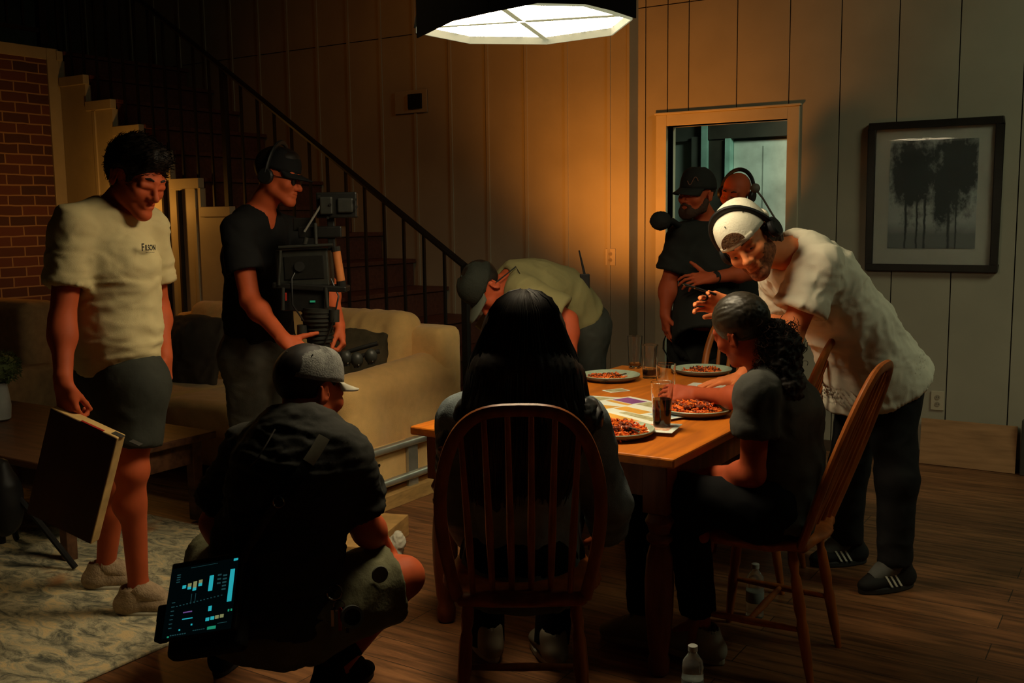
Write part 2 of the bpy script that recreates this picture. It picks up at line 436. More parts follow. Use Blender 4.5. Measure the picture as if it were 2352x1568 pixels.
rr = nd(t, 'ShaderNodeMapRange'); rr.inputs['From Min'].default_value = .35; rr.inputs['From Max'].default_value = .65; rr.inputs['To Min'].default_value = .45; rr.inputs['To Max'].default_value = 1.25; t.links.new(n1.outputs['Fac'], rr.inputs[0])
mx = nd(t, 'ShaderNodeMix', data_type='RGBA', blend_type='MULTIPLY'); mx.inputs['Factor'].default_value = 1; t.links.new(br.outputs['Color'], mx.inputs['A']); t.links.new(rr.outputs[0], mx.inputs['B']); t.links.new(mx.outputs['Result'], B.inputs['Base Color'])
B.inputs['Roughness'].default_value = .42; B.inputs['Specular IOR Level'].default_value = .35
bp = nd(t, 'ShaderNodeBump'); bp.inputs['Strength'].default_value = .12; bp.inputs['Distance'].default_value = .01; t.links.new(n1.outputs['Fac'], bp.inputs['Height']); t.links.new(bp.outputs[0], B.inputs['Normal'])
m_floor = m
b = MB(); b.boxr((-9.6, -1.5, -.1), (3.7, 8.4, 0)); struct(b.build('floor', m_floor))
b = MB(); b.boxr((-9.6, -1.5, 4.6), (3.7, 6.5, 4.7)); struct(b.build('ceiling', m_wall))

# brick chimney wall on the left
m = bpy.data.materials.new('brick'); m.use_nodes = True; t = m.node_tree; B = t.nodes['Principled BSDF']
tc = nd(t, 'ShaderNodeTexCoord'); sx = nd(t, 'ShaderNodeSeparateXYZ'); cx = nd(t, 'ShaderNodeCombineXYZ'); t.links.new(tc.outputs['Object'], sx.inputs[0]); t.links.new(sx.outputs['Y'], cx.inputs['X']); t.links.new(sx.outputs['Z'], cx.inputs['Y'])
nw = nd(t, 'ShaderNodeTexNoise'); nw.inputs['Scale'].default_value = 7; t.links.new(cx.outputs[0], nw.inputs['Vector'])
vm = nd(t, 'ShaderNodeVectorMath', operation='MULTIPLY_ADD'); vm.inputs[1].default_value = (.012, .012, 0); t.links.new(nw.outputs['Color'], vm.inputs[0]); t.links.new(cx.outputs[0], vm.inputs[2])
br = nd(t, 'ShaderNodeTexBrick'); br.inputs['Scale'].default_value = 1; br.inputs['Brick Width'].default_value = .215; br.inputs['Row Height'].default_value = .078; br.inputs['Mortar Size'].default_value = .007; br.inputs['Mortar Smooth'].default_value = .3
br.inputs['Color1'].default_value = (.13, .045, .032, 1); br.inputs['Color2'].default_value = (.06, .028, .022, 1); br.inputs['Mortar'].default_value = (.33, .20, .12, 1)
t.links.new(vm.outputs[0], br.inputs['Vector']); t.links.new(br.outputs['Color'], B.inputs['Base Color']); B.inputs['Roughness'].default_value = .9
bp = nd(t, 'ShaderNodeBump'); bp.inputs['Strength'].default_value = .6; bp.inputs['Distance'].default_value = .01; bp.invert = True; t.links.new(br.outputs['Fac'], bp.inputs['Height']); t.links.new(bp.outputs[0], B.inputs['Normal'])
BX = -7.42
b = MB(); b.boxr((BX-.5, .4, 0), (BX, 4.90, 2.76)); struct(b.build('wall_left', m))
b = MB(); b.boxr((BX-.5, .4, 2.76), (BX+.012, 4.90, 2.85)); b.boxr((BX-.5, 4.90, 0), (BX+.015, 5.0, 2.85)); struct(b.build('trim_6', m_trim, bevel=.004))
b = MB(); b.boxr((-9.6, -1.5, 0), (-9.5, 6.5, 4.6)); b.boxr((-9.6, -1.5, 2.6), (BX-.5, 6.5, 2.84)); struct(b.build('wall_loft', mat('loft_paint', (0.12, 0.15, 0.12), .8)))

# staircase
RUN, RISE = .3125, .2065
steps = [(-5.53+RUN*k, 1.60-RISE*k) for k in range(-6, 8)]        # right edge x, tread height
st = thing('staircase', 'straight dark wooden staircase climbing left along the back wall', 'staircase', (-5.2, 5.5, 0)); SO = (-5.2, 5.5, 0)
m_step = mat('stained_tread', (0.105, 0.038, 0.025), .55, vs=5, stretch=(1, 8, 8))
for xr, zt_ in steps:
    if zt_ < .05: continue
    b = MB(); b.boxr((xr-RUN-.004, SY+.052, max(0, zt_-RISE)), (xr, WY2-.014, zt_-.03)); b.boxr((xr-RUN-.004, SY+.03, zt_-.03), (xr+.025, WY2-.014, zt_))
    b.build('step', m_step, st, org=SO, bevel=.004)
b = MB(); b.boxr((BX-.2, SY+.05, 2.62), (steps[0][0]-RUN, WY2-.014, 2.84)); b.build('landing', m_step, st, org=SO)
# cream side panel with capped notches
P = [(steps[-1][0], 0), ]
for xr, zt_ in reversed(steps): 
    if zt_ < .05: continue
    P += [(xr, max(0.0, zt_-RISE-.075)), (xr, zt_-.075)]
P += [(BX+.02, steps[0][1]-.075), (BX+.02, 0)]
Q = []
for p in P:
    if not Q or abs(p[0]-Q[-1][0])+abs(p[1]-Q[-1][1]) > 1e-4: Q.append(p)
b = MB()
for xr, zt_ in steps:
    if zt_-.075 < .02: continue
    b.boxr((xr-RUN, SY, 0), (xr, SY+.05, zt_-.075))
for x in np.arange(-7.0, -3.2, .55):
    zt_ = max([z for xr, z in steps if xr-RUN <= x <= xr]+[0]); 
    if zt_ > .3: b.boxr((x-.015, SY-.012, 0), (x+.015, SY, zt_-.08))
struct(b.build('wall_stair', m_trim))
b = MB()
for xr, zt_ in steps:
    if zt_ < .1: continue
    b.boxr((xr-RUN+.012, SY-.022, zt_-.075), (xr+.012, SY+.03, zt_-.002))
b.build('skirt_cap', m_trim, st, org=SO, bevel=.004)
# closet door under the stairs
dx0, dx1 = -6.98, -6.22
dd = MB(); dd.boxr((dx0, SY-.034, .01), (dx1, SY-.012, 1.70)); dd.boxr((dx0+.1, SY-.040, .15), (dx1-.1, SY-.034, .75)); dd.boxr((dx0+.1, SY-.040, .95), (dx1-.1, SY-.034, 1.6))
door2 = struct(dd.build('door_2', m_trim, bevel=.004))
b = MB(); b.cyl((dx1-.06, SY-.034, .97), (dx1-.06, SY-.07, .97), .011); b.ball((dx1-.06, SY-.088, .97), .028)
b.build('door_knob', mat('brass', (.75, .55, .25), .25, 1.0), door2, smooth=True)
b = MB(); b.boxr((dx1+.0, SY-.036, 0), (dx1+.02, SY-.0, 1.78)); b.boxr((-6.06, SY-.036, 0), (-6.04, SY, 1.72)); struct(b.build('trim_7', mat('dark_gap', (.03, .02, .015), .8)))
# railing
m_iron = mat('black_iron', (0.015, 0.014, 0.013), .5, .4)
rl = thing('stair_railing', 'black iron handrail with thin balusters along the stairs', 'railing', (-5.2, 5.03, 0)); RO = (-5.2, 5.03, 0)
ry = SY+.045; sl = RISE/RUN
def railz(x): return 1.22+.0-(x+3.58)*sl
b = MB(); b.box((0, 0, 0), (1, 1, 1)); b.v = []; b.f = []; b.m = []; b.n = 0
b.tube([(-3.56, ry, railz(-3.56)), (-8.1, ry, railz(-8.1))], .022, 8)
b.build('handrail', m_iron, rl, org=RO, smooth=True)
for xr, zt_ in steps:
    if zt_ < .15: continue
    for fx in (.06, .216):
        x = xr-fx; b = MB(); b.boxr((x-.008, ry-.008, zt_-.002), (x+.008, ry+.008, railz(x)-.005)); b.build('baluster', m_iron, rl, org=RO)
for x, z in ((-3.56, .16), (-5.60, 1.60)):
    b = MB(); b.boxr((x-.02, ry-.02, z), (x+.02, ry+.02, railz(x)+.01)); b.build('post', m_iron, rl, org=RO)
lr = thing('loft_railing', 'dark landing railing above the brick wall', 'railing', (BX-.05, 3.6, 2.85)); LO = (BX-.05, 3.6, 2.85)
b = MB(); b.boxr((BX-.07, .6, 2.97), (BX-.03, 4.95, 3.0)); b.build('bottom_rail', m_iron, lr, org=LO)
b = MB(); b.boxr((BX-.07, .6, 3.82), (BX-.02, 4.95, 3.87)); b.build('top_rail', m_iron, lr, org=LO)
b = MB(); b.boxr((BX-.075, 4.88, 2.85), (BX-.02, 4.94, 3.95)); b.build('post', m_iron, lr, org=LO)
for y in np.arange(3.2, 4.85, .13):
    b = MB(); b.boxr((BX-.058, y-.008, 2.99), (BX-.042, y+.008, 3.83)); b.build('baluster', m_iron, lr, org=LO)

# ---------------------------------------------------------------- rug
m = bpy.data.materials.new('rug_pile'); m.use_nodes = True; t = m.node_tree; B = t.nodes['Principled BSDF']
tc = nd(t, 'ShaderNodeTexCoord'); mp = nd(t, 'ShaderNodeMapping'); mp.inputs['Scale'].default_value = (1.6, 3.2, 1); t.links.new(tc.outputs['Object'], mp.inputs[0])
n1 = nd(t, 'ShaderNodeTexNoise'); n1.inputs['Scale'].default_value = 4.5; n1.inputs['Detail'].default_value = 9; n1.inputs['Roughness'].default_value = .72; n1.inputs['Distortion'].default_value = 1.1; t.links.new(mp.outputs[0], n1.inputs['Vector'])
cr = nd(t, 'ShaderNodeValToRGB'); e = cr.color_ramp.elements; e[0].position = .36; e[0].color = (.10, .105, .085, 1); e[1].position = .62; e[1].color = (.66, .50, .26, 1)
x_ = e.new(.45); x_.color = (.26, .24, .165, 1); x_ = e.new(.53); x_.color = (.46, .41, .27, 1)
t.links.new(n1.outputs['Fac'], cr.inputs[0])
n2 = nd(t, 'ShaderNodeTexNoise'); n2.inputs['Scale'].default_value = 2.6; n2.inputs['Detail'].default_value = 5; t.links.new(tc.outputs['Object'], n2.inputs['Vector'])
r2 = nd(t, 'ShaderNodeMapRange'); r2.inputs['From Min'].default_value = .60; r2.inputs['From Max'].default_value = .70; t.links.new(n2.outputs['Fac'], r2.inputs[0])
mx = nd(t, 'ShaderNodeMix', data_type='RGBA'); mx.inputs['B'].default_value = (.36, .17, .07, 1); t.links.new(r2.outputs[0], mx.inputs['Factor']); t.links.new(cr.outputs[0], mx.inputs['A']); t.links.new(mx.outputs['Result'], B.inputs['Base Color'])
B.inputs['Roughness'].default_value = .95; B.inputs['Specular IOR Level'].default_value = .05
n3 = nd(t, 'ShaderNodeTexNoise'); n3.inputs['Scale'].default_value = 150; t.links.new(tc.outputs['Object'], n3.inputs['Vector'])
bp = nd(t, 'ShaderNodeBump'); bp.inputs['Strength'].default_value = .5; bp.inputs['Distance'].default_value = .006; t.links.new(n3.outputs['Fac'], bp.inputs['Height']); t.links.new(bp.outputs[0], B.inputs['Normal'])
b = MB(); b.boxr((-6.5, .5, 0), (-2.9, 3.25, .012)); tag(recenter(b.build('area_rug', m, bevel=.004)), 'distressed cream and blue-grey area rug under the coffee table', 'rug')

# ---------------------------------------------------------------- picture, outlets, vent, plywood
x0, x1, z0, z1 = -1.52, -.785, 1.15, 2.03; cx_, cz_ = (x0+x1)/2, (z0+z1)/2
pc = thing('framed_picture', 'framed misty tree print with wide pale mat on the right wall', 'picture', (cx_, WY, z0)); PO = (cx_, WY, z0)
b = MB(); fw = .042
for lo, hi in (((x0, z0), (x1, z0+fw)), ((x0, z1-fw), (x1, z1)), ((x0, z0+fw), (x0+fw, z1-fw)), ((x1-fw, z0+fw), (x1, z1-fw))): b.boxr((lo[0], WY-.035, lo[1]), (hi[0], WY-.001, hi[1]))
b.build('frame', mat('frame_black', (.02, .017, .014), .35, spec=.3), pc, org=PO, bevel=.004)
b = MB(); b.boxr((x0+fw, WY-.015, z0+fw), (x1-fw, WY-.002, z1-fw)); b.build('picture_mat', mat('mat_board', (.50, .49, .42), .8, var=.03), pc, org=PO)
m = bpy.data.materials.new('misty_print'); m.use_nodes = True; t = m.node_tree; B = t.nodes['Principled BSDF']
tc = nd(t, 'ShaderNodeTexCoord'); sp = nd(t, 'ShaderNodeSeparateXYZ'); t.links.new(tc.outputs['Generated'], sp.inputs[0])
mpp = nd(t, 'ShaderNodeMapping'); mpp.inputs['Scale'].default_value = (1, 1, 1); t.links.new(tc.outputs['Generated'], mpp.inputs[0])
nn = nd(t, 'ShaderNodeTexNoise'); nn.inputs['Scale'].default_value = 7; nn.inputs['Detail'].default_value = 8; nn.inputs['Roughness'].default_value = .65; t.links.new(mpp.outputs[0], nn.inputs['Vector'])
def M(op, a, b_=None, c=None):
    n = nd(t, 'ShaderNodeMath', operation=op)
    for i, v in enumerate((a, b_, c)):
        if v is None: continue
        if isinstance(v, (int, float)): n.inputs[i].default_value = v
        else: t.links.new(v, n.inputs[i])
    return n.outputs[0]
X_, Z_ = sp.outputs['X'], sp.outputs['Z']
def blob(cx, cz, rx, rz): return M('SQRT', M('ADD', M('POWER', M('DIVIDE', M('SUBTRACT', X_, cx), rx), 2), M('POWER', M('DIVIDE', M('SUBTRACT', Z_, cz), rz), 2)))
crown = M('MINIMUM', M('MINIMUM', blob(.27, .70, .26, .36), blob(.76, .72, .26, .38)), blob(.62, .45, .13, .25))
crown = M('ADD', crown, M('MULTIPLY', M('SUBTRACT', nn.outputs['Fac'], .5), 2.2))
ck = nd(t, 'ShaderNodeMapRange'); ck.inputs['From Min'].default_value = .75; ck.inputs['From Max'].default_value = 1.25; t.links.new(crown, ck.inputs[0])
def trunk(cx, w_): return M('MAXIMUM', M('DIVIDE', M('ABSOLUTE', M('SUBTRACT', M('ADD', X_, M('MULTIPLY', nn.outputs['Fac'], .05)), cx)), w_), M('MULTIPLY', M('GREATER_THAN', Z_, .5), 5))
tk = M('MINIMUM', M('MINIMUM', trunk(.23, .012), trunk(.45, .012)), M('MINIMUM', trunk(.36, .009), M('MINIMUM', trunk(.72, .014), trunk(.80, .009))))
tr = nd(t, 'ShaderNodeMapRange'); tr.inputs['From Min'].default_value = .5; tr.inputs['From Max'].default_value = 1.6; t.links.new(tk, tr.inputs[0])
gr = nd(t, 'ShaderNodeMapRange'); gr.inputs['From Min'].default_value = .16; gr.inputs['From Max'].default_value = .28; gr.inputs['To Min'].default_value = .35; t.links.new(M('ADD', Z_, M('MULTIPLY', nn.outputs['Fac'], .06)), gr.inputs[0])
fac = M('MULTIPLY', M('MULTIPLY', ck.outputs[0], tr.outputs[0]), gr.outputs[0])
mx = nd(t, 'ShaderNodeMix', data_type='RGBA'); mx.inputs['A'].default_value = (.06, .066, .064, 1); mx.inputs['B'].default_value = (.42, .45, .43, 1); t.links.new(fac, mx.inputs['Factor']); t.links.new(mx.outputs['Result'], B.inputs['Base Color']); B.inputs['Roughness'].default_value = .8
aw = .125
b = MB(); b.boxr((x0+aw, WY-.018, z0+aw+.01), (x1-aw, WY-.0145, z1-aw+.01)); b.build('print', m, pc, org=PO)
b = MB(); b.boxr((x0+fw, WY-.024, z0+fw), (x1-fw, WY-.022, z1-fw)); b.build('glass', mat('picture_glass', (1, 1, 1), .0, var=0, trans=1, spec=.5, ior=1.2), pc, org=PO)
m_plate = mat('outlet_plate', (.42, .36, .26), .5, var=.03)
def outlet(x, y, z, label):
    o = thing('wall_outlet', label, 'outlet', (x, y, z-.057)); g = (x, y, z-.057)
    b = MB(); b.boxr((x-.037, y-.009, z-.057), (x+.037, y, z+.057)); b.build('cover_plate', m_plate, o, org=g, bevel=.002)
    for s in (-1, 1):
        b = MB(); b.cyl((x, y-.008, z+s*.021), (x, y-.012, z+s*.021), .015, n=14); b.boxr((x-.008, y-.0125, z+s*.021-.004), (x-.005, y-.012, z+s*.021+.005), 1); b.boxr((x+.005, y-.0125, z+s*.021-.004), (x+.008, y-.012, z+s*.021+.005), 1)
        b.build('socket', [mat('socket_face', (.30, .25, .18), .5), m_dark], o, org=g)
outlet(-1.08, WY, .38, 'small outlet on the right wall above the leaning plywood')
outlet(PYp(1403, 590, WY2)[0], WY2, PYp(1403, 590, WY2)[2], 'small outlet on the orange-lit wall left of the doorway')
vx, _, vz = PYp(957, 233, WY2)
vt = thing('wall_vent', 'small dark square vent high on the back wall', 'vent', (vx, WY2, vz-.09)); VO = (vx, WY2, vz-.09)
b = MB(); b.boxr((vx-.20, WY2-.016, vz-.085), (vx+.11, WY2-.010, vz+.085)); b.build('frame', m_wall, vt, org=VO, bevel=.002)
b = MB(); b.boxr((vx-.065, WY2-.030, vz-.055), (vx+.065, WY2-.016, vz+.055)); b.build('grille', m_iron, vt, org=VO, bevel=.003)
b = MB(); b.box((-.90, WY-.045, .137), (.52, .018, .272), _rx(-.12)); tag(recenter(b.build('plywood_board', mat('plywood', (.36, .19, .085), .7, vs=4, stretch=(1, 1, 9)), bevel=.001)), 'low plywood board leaning against the right wall', 'board')
b = MB(); b.box((-.585, WY-.06, .16), (.06, .05, .32)); tag(recenter(b.build('wooden_block', m_dark, bevel=.004)), 'short dark upright block beside the plywood board', 'block')
# cable hanging beside the doorway
b = MB(); p = [W(1545, 690, 6.2), W(1528, 770, 6.2), W(1524, 800, 6.2), W(1545, 845, 6.2), W(1560, 930, 6.2), W(1548, 1000, 6.2)]
b.tube([PYp(px, py, WY-.05) for px, py in ((1533, 760), (1524, 785), (1523, 800), (1532, 815), (1541, 840), (1544, 900), (1541, 975))], .005, 6)
tag(recenter(b.build('cable', mat('black_rubber', (.012, .012, .012), .5), smooth=True)), 'thin black cable looping down beside the doorway', 'cable')

# ---------------------------------------------------------------- sofa, armchair, cushions
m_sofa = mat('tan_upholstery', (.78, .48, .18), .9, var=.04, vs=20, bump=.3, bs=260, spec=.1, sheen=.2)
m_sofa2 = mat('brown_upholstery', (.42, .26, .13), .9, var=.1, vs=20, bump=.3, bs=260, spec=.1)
sx0, sx1, sy0, sy1 = -5.75, -3.45, 3.86, 4.86
sf = thing('sofa', 'long tan upholstered sofa with its back to the stairs', 'sofa', (-4.8, 4.36, 0)); O = (-4.8, 4.36, 0)
s = Sdf(); s.rbox(((sx0+sx1)/2, 4.40, .20), ((sx1-sx0)/2-.05, .42, .10), .04); soft('base', s, .02, m_sofa, sf, org=O)
s = Sdf(); s.rbox(((sx0+sx1)/2, 4.74, .48), ((sx1-sx0)/2-.05, .06, .34), .05); soft('back', s, .02, m_sofa, sf, org=O, fold=dict(amp=.006, freq=(4, 4, 4)))
for xa, sg in ((sx1-.12, 1), (sx0+.12, -1)):
    s = Sdf(); s.rbox((xa, 4.32, .32), (.07, .42, .26), .05); s.cone((xa, 3.93, .575), (xa, 4.72, .615), .105, .115, .06)
    s.ball((xa+sg*.02, 4.0, .35), (.12, .16, .30), .06)
    soft('arm', s, .016, m_sofa, sf, org=O, fold=dict(amp=.005, freq=(5, 5, 5)))
for i in range(3):
    xm = sx0+.24+.305+i*.61; xh = .30
    s = Sdf(); s.rbox((xm, 4.24, .375), (xh-.045, .36, .045), .055); soft('seat_cushion', s, .016, m_sofa, sf, org=O, fold=dict(amp=.006, freq=(5, 5, 5), seed=i*3.))
    s = Sdf(); R = _rx(-.22); s.rbox((xm+.02, 4.61, .70), (xh-.07, .035, .18), .075, R=R); s.ball((xm, 4.58, .70), (.26, .14, .22), .06, R=R)
    soft('back_cushion', s, .016, m_sofa, sf, org=O, fold=dict(amp=.012, freq=(5, 5, 5), seed=i*7.+1))
def pillow(c, w_, h_, t_, R, m_, label, seed=0):
    s = Sdf(); s.ball((0, 0, 0), (w_*.5, t_*.5, h_*.5), .03, op='u'); 
    s.p = []
    n = 5
    s.rbox((0, 0, 0), (w_*.46, .012, h_*.46), .008, .05); s.ball((0, 0, 0), (w_*.46, t_*.5, h_*.46), .07)
    V, Q = s.mesh(.014); V = folds(V, vnormals(V, Q), amp=.010, freq=(9, 9, 9), seed=seed); V = V @ R.T + np.array(c)
    o = qmesh('throw_pillow', V, Q, m_); recenter(o); return tag(o, label, 'pillow')
m_pil = mat('dark_pillow_cloth', (.055, .05, .032), .9, vs=9, col2=(.10, .09, .06), bump=.3, bs=90)
pillow((-3.86, 4.30, .66), .46, .44, .17, Rz(12) @ _rx(-.35), mat('olive_pillow', (.085, .062, .032), .9, vs=8, col2=(.04, .032, .018), bump=.3), 'dark olive throw pillow against the right arm of the sofa', 2)
pillow((-4.05, 4.10, .58), .40, .32, .15, Rz(-8) @ _rx(-.7), m_pil, 'dark crumpled pillow lying lowest on the sofa seat', 5)
pillow((-5.22, 4.33, .67), .52, .46, .17, Rz(6) @ _rx(-.32), mat('brown_pillow', (.07, .055, .04), .9), 'square dark pillow at the left end of the sofa', 9)
p = W(55, 800, 6.35); ax, ay = -6.32, 3.45
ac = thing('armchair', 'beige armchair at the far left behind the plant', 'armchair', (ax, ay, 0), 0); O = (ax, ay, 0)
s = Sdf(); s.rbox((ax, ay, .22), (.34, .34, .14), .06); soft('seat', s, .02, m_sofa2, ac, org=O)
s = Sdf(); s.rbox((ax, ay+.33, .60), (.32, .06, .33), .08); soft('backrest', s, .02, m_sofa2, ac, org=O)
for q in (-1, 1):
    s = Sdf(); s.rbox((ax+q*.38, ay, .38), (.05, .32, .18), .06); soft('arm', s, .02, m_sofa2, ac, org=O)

# ---------------------------------------------------------------- coffee table with plant
m_cw = mat('dark_walnut', (.12, .055, .028), .4, vs=3, stretch=(1, 9, 9), var=.25)
ct = thing('coffee_table', 'low dark wooden coffee table with a drawer on the rug', 'table', (-4.9, 2.98, .012)); O = (-4.9, 2.98, 0)
tx0, tx1, ty0, ty1, tz = -5.85, -3.96, 2.55, 3.42, .45
b = MB(); b.boxr((tx0, ty0, tz-.035), (tx1, ty1, tz)); b.build('tabletop', m_cw, ct, org=(-4.9, 2.98, .012), bevel=.006)
O = (-4.9, 2.98, .012)
for x in (tx0+.06, tx1-.06):
    for y in (ty0+.06, ty1-.10):
        b = MB(); b.box((x, y, (tz-.035+.012)/2), (.05, .05, tz-.047), taper=1.15); b.build('leg', m_cw, ct, org=O, bevel=.003)
b = MB(); b.boxr((tx0+.05, ty0+.05, tz-.15), (tx1-.05, ty0+.07, tz-.035)); b.boxr((tx0+.05, ty1-.09, tz-.15), (tx1-.05, ty1-.07, tz-.035)); b.boxr((tx0+.05, ty0+.05, tz-.15), (tx0+.07, ty1-.07, tz-.035)); b.boxr((tx1-.07, ty0+.05, tz-.15), (tx1-.05, ty1-.07, tz-.035)); b.build('apron', m_cw, ct, org=O)
b = MB(); b.boxr((-5.1, ty0+.034, tz-.135), (-4.35, ty0+.052, tz-.045)); dr = b.build('drawer', m_cw, ct, org=O, bevel=.003)
b = MB(); b.ball((-4.5, ty0+.022, tz-.09), .014); b.build('knob', m_iron, dr, org=O, smooth=True)
vp = Zp(-2, 965, tz)
pl = thing('potted_plant', 'clipped green plant in a pale vase on the coffee table', 'plant', vp); O = tuple(vp)
b = MB(); b.lathe([(.045, 0), (.06, .01), (.066, .08), (.058, .15), (.052, .19), (.060, .205), (.052, .20), (.045, .15), (.001, .12)], vp, 24)
b.build('vase', mat('pale_glaze', (.42, .45, .42), .4), pl, org=O, smooth=True)
rs = np.random.RandomState(3); b = MB()
for i in range(950):
    d = rs.randn(3); d /= np.linalg.norm(d); c = vp+np.array([0, 0, .285])+d*np.array([.125, .125, .09])*rs.uniform(.8, 1.05)
    R = frame(d+rs.randn(3)*.6); l = rs.uniform(.012, .022)
    b.add([c-R[:, 0]*l*.4, c+R[:, 2]*l*.5-R[:, 1]*.002, c+R[:, 0]*l*.4, c+R[:, 2]*l*1.2, c+R[:, 2]*l*.4+R[:, 1]*.004], [(0, 1, 4), (1, 2, 4), (2, 3, 4), (3, 0, 4)])
b.ball(vp+np.array([0, 0, .285]), (.11, .11, .08))
b.build('foliage', mat('leaf_green', (.10, .14, .045), .7, vs=30), pl, org=O, fixn=False)

# ---------------------------------------------------------------- dining table
m = bpy.data.materials.new('honey_pine'); m.use_nodes = True; t = m.node_tree; B = t.nodes['Principled BSDF']
tc = nd(t, 'ShaderNodeTexCoord'); mp = nd(t, 'ShaderNodeMapping'); mp.inputs['Scale'].default_value = (7, .9, 7); t.links.new(tc.outputs['Object'], mp.inputs[0])
n1 = nd(t, 'ShaderNodeTexNoise'); n1.inputs['Scale'].default_value = 2.0; n1.inputs['Detail'].default_value = 6; n1.inputs['Distortion'].default_value = 1.2; t.links.new(mp.outputs[0], n1.inputs['Vector'])
cr = nd(t, 'ShaderNodeValToRGB'); e = cr.color_ramp.elements; e[0].position = .35; e[0].color = (.40, .105, .012, 1); e[1].position = .62; e[1].color = (.62, .175, .014, 1); t.links.new(n1.outputs['Fac'], cr.inputs[0])
vo = nd(t, 'ShaderNodeTexVoronoi'); vo.inputs['Scale'].default_value = 2.1; mp2 = nd(t, 'ShaderNodeMapping'); mp2.inputs['Scale'].default_value = (1.6, 1, 1); t.links.new(tc.outputs['Object'], mp2.inputs[0]); t.links.new(mp2.outputs[0], vo.inputs['Vector'])
kr = nd(t, 'ShaderNodeMapRange'); kr.inputs['From Min'].default_value = .05; kr.inputs['From Max'].default_value = .10; t.links.new(vo.outputs['Distance'], kr.inputs[0])
mx = nd(t, 'ShaderNodeMix', data_type='RGBA'); mx.inputs['A'].default_value = (.07, .018, .005, 1); t.links.new(kr.outputs[0], mx.inputs['Factor']); t.links.new(cr.outputs[0], mx.inputs['B']); t.links.new(mx.outputs['Result'], B.inputs['Base Color'])
B.inputs['Roughness'].default_value = .38; B.inputs['Specular IOR Level'].default_value = .3
m_pine = m
m_leg = mat('stained_pine', (.20, .055, .018), .4, vs=5, stretch=(6, 6, 1), var=.2)
TX0, TX1, TY0, TY1, TZ = -2.27, -1.235, 2.85, 4.57, .75
tb = thing('dining_table', 'honey pine dining table with turned legs under the softbox', 'table', ((TX0+TX1)/2, (TY0+TY1)/2, 0)); O = ((TX0+TX1)/2, (TY0+TY1)/2, 0)
b = MB(); b.boxr((TX0, TY0, TZ-.032), (TX1, TY1, TZ)); b.build('tabletop', m_pine, tb, org=O, bevel=.006)
b = MB(); a = .07
b.boxr((TX0+a, TY0+a, TZ-.15), (TX1-a, TY0+a+.022, TZ-.032)); b.boxr((TX0+a, TY1-a-.022, TZ-.15), (TX1-a, TY1-a, TZ-.032)); b.boxr((TX0+a, TY0+a, TZ-.15), (TX0+a+.022, TY1-a, TZ-.032)); b.boxr((TX1-a-.022, TY0+a, TZ-.15), (TX1-a, TY1-a, TZ-.032)); b.build('apron', m_leg, tb, org=O)
prof = [(.026, 0), (.034, .01), (.036, .05), (.030, .07), (.036, .10), (.046, .22), (.048, .32), (.042, .40), (.030, .445), (.042, .455), (.043, .47), (.032, .48), (.040, .505), (.048, .52), (.040, .535), (.034, .55)]
for x in (TX0+.085, TX1-.085):
    for y in (TY0+.085, TY1-.085):
        b = MB(); b.lathe(prof, (x, y, 0), 24); b.box((x, y, .635), (.085, .085, .168)); b.build('leg', m_leg, tb, org=O, smooth=True, bevel=.003)

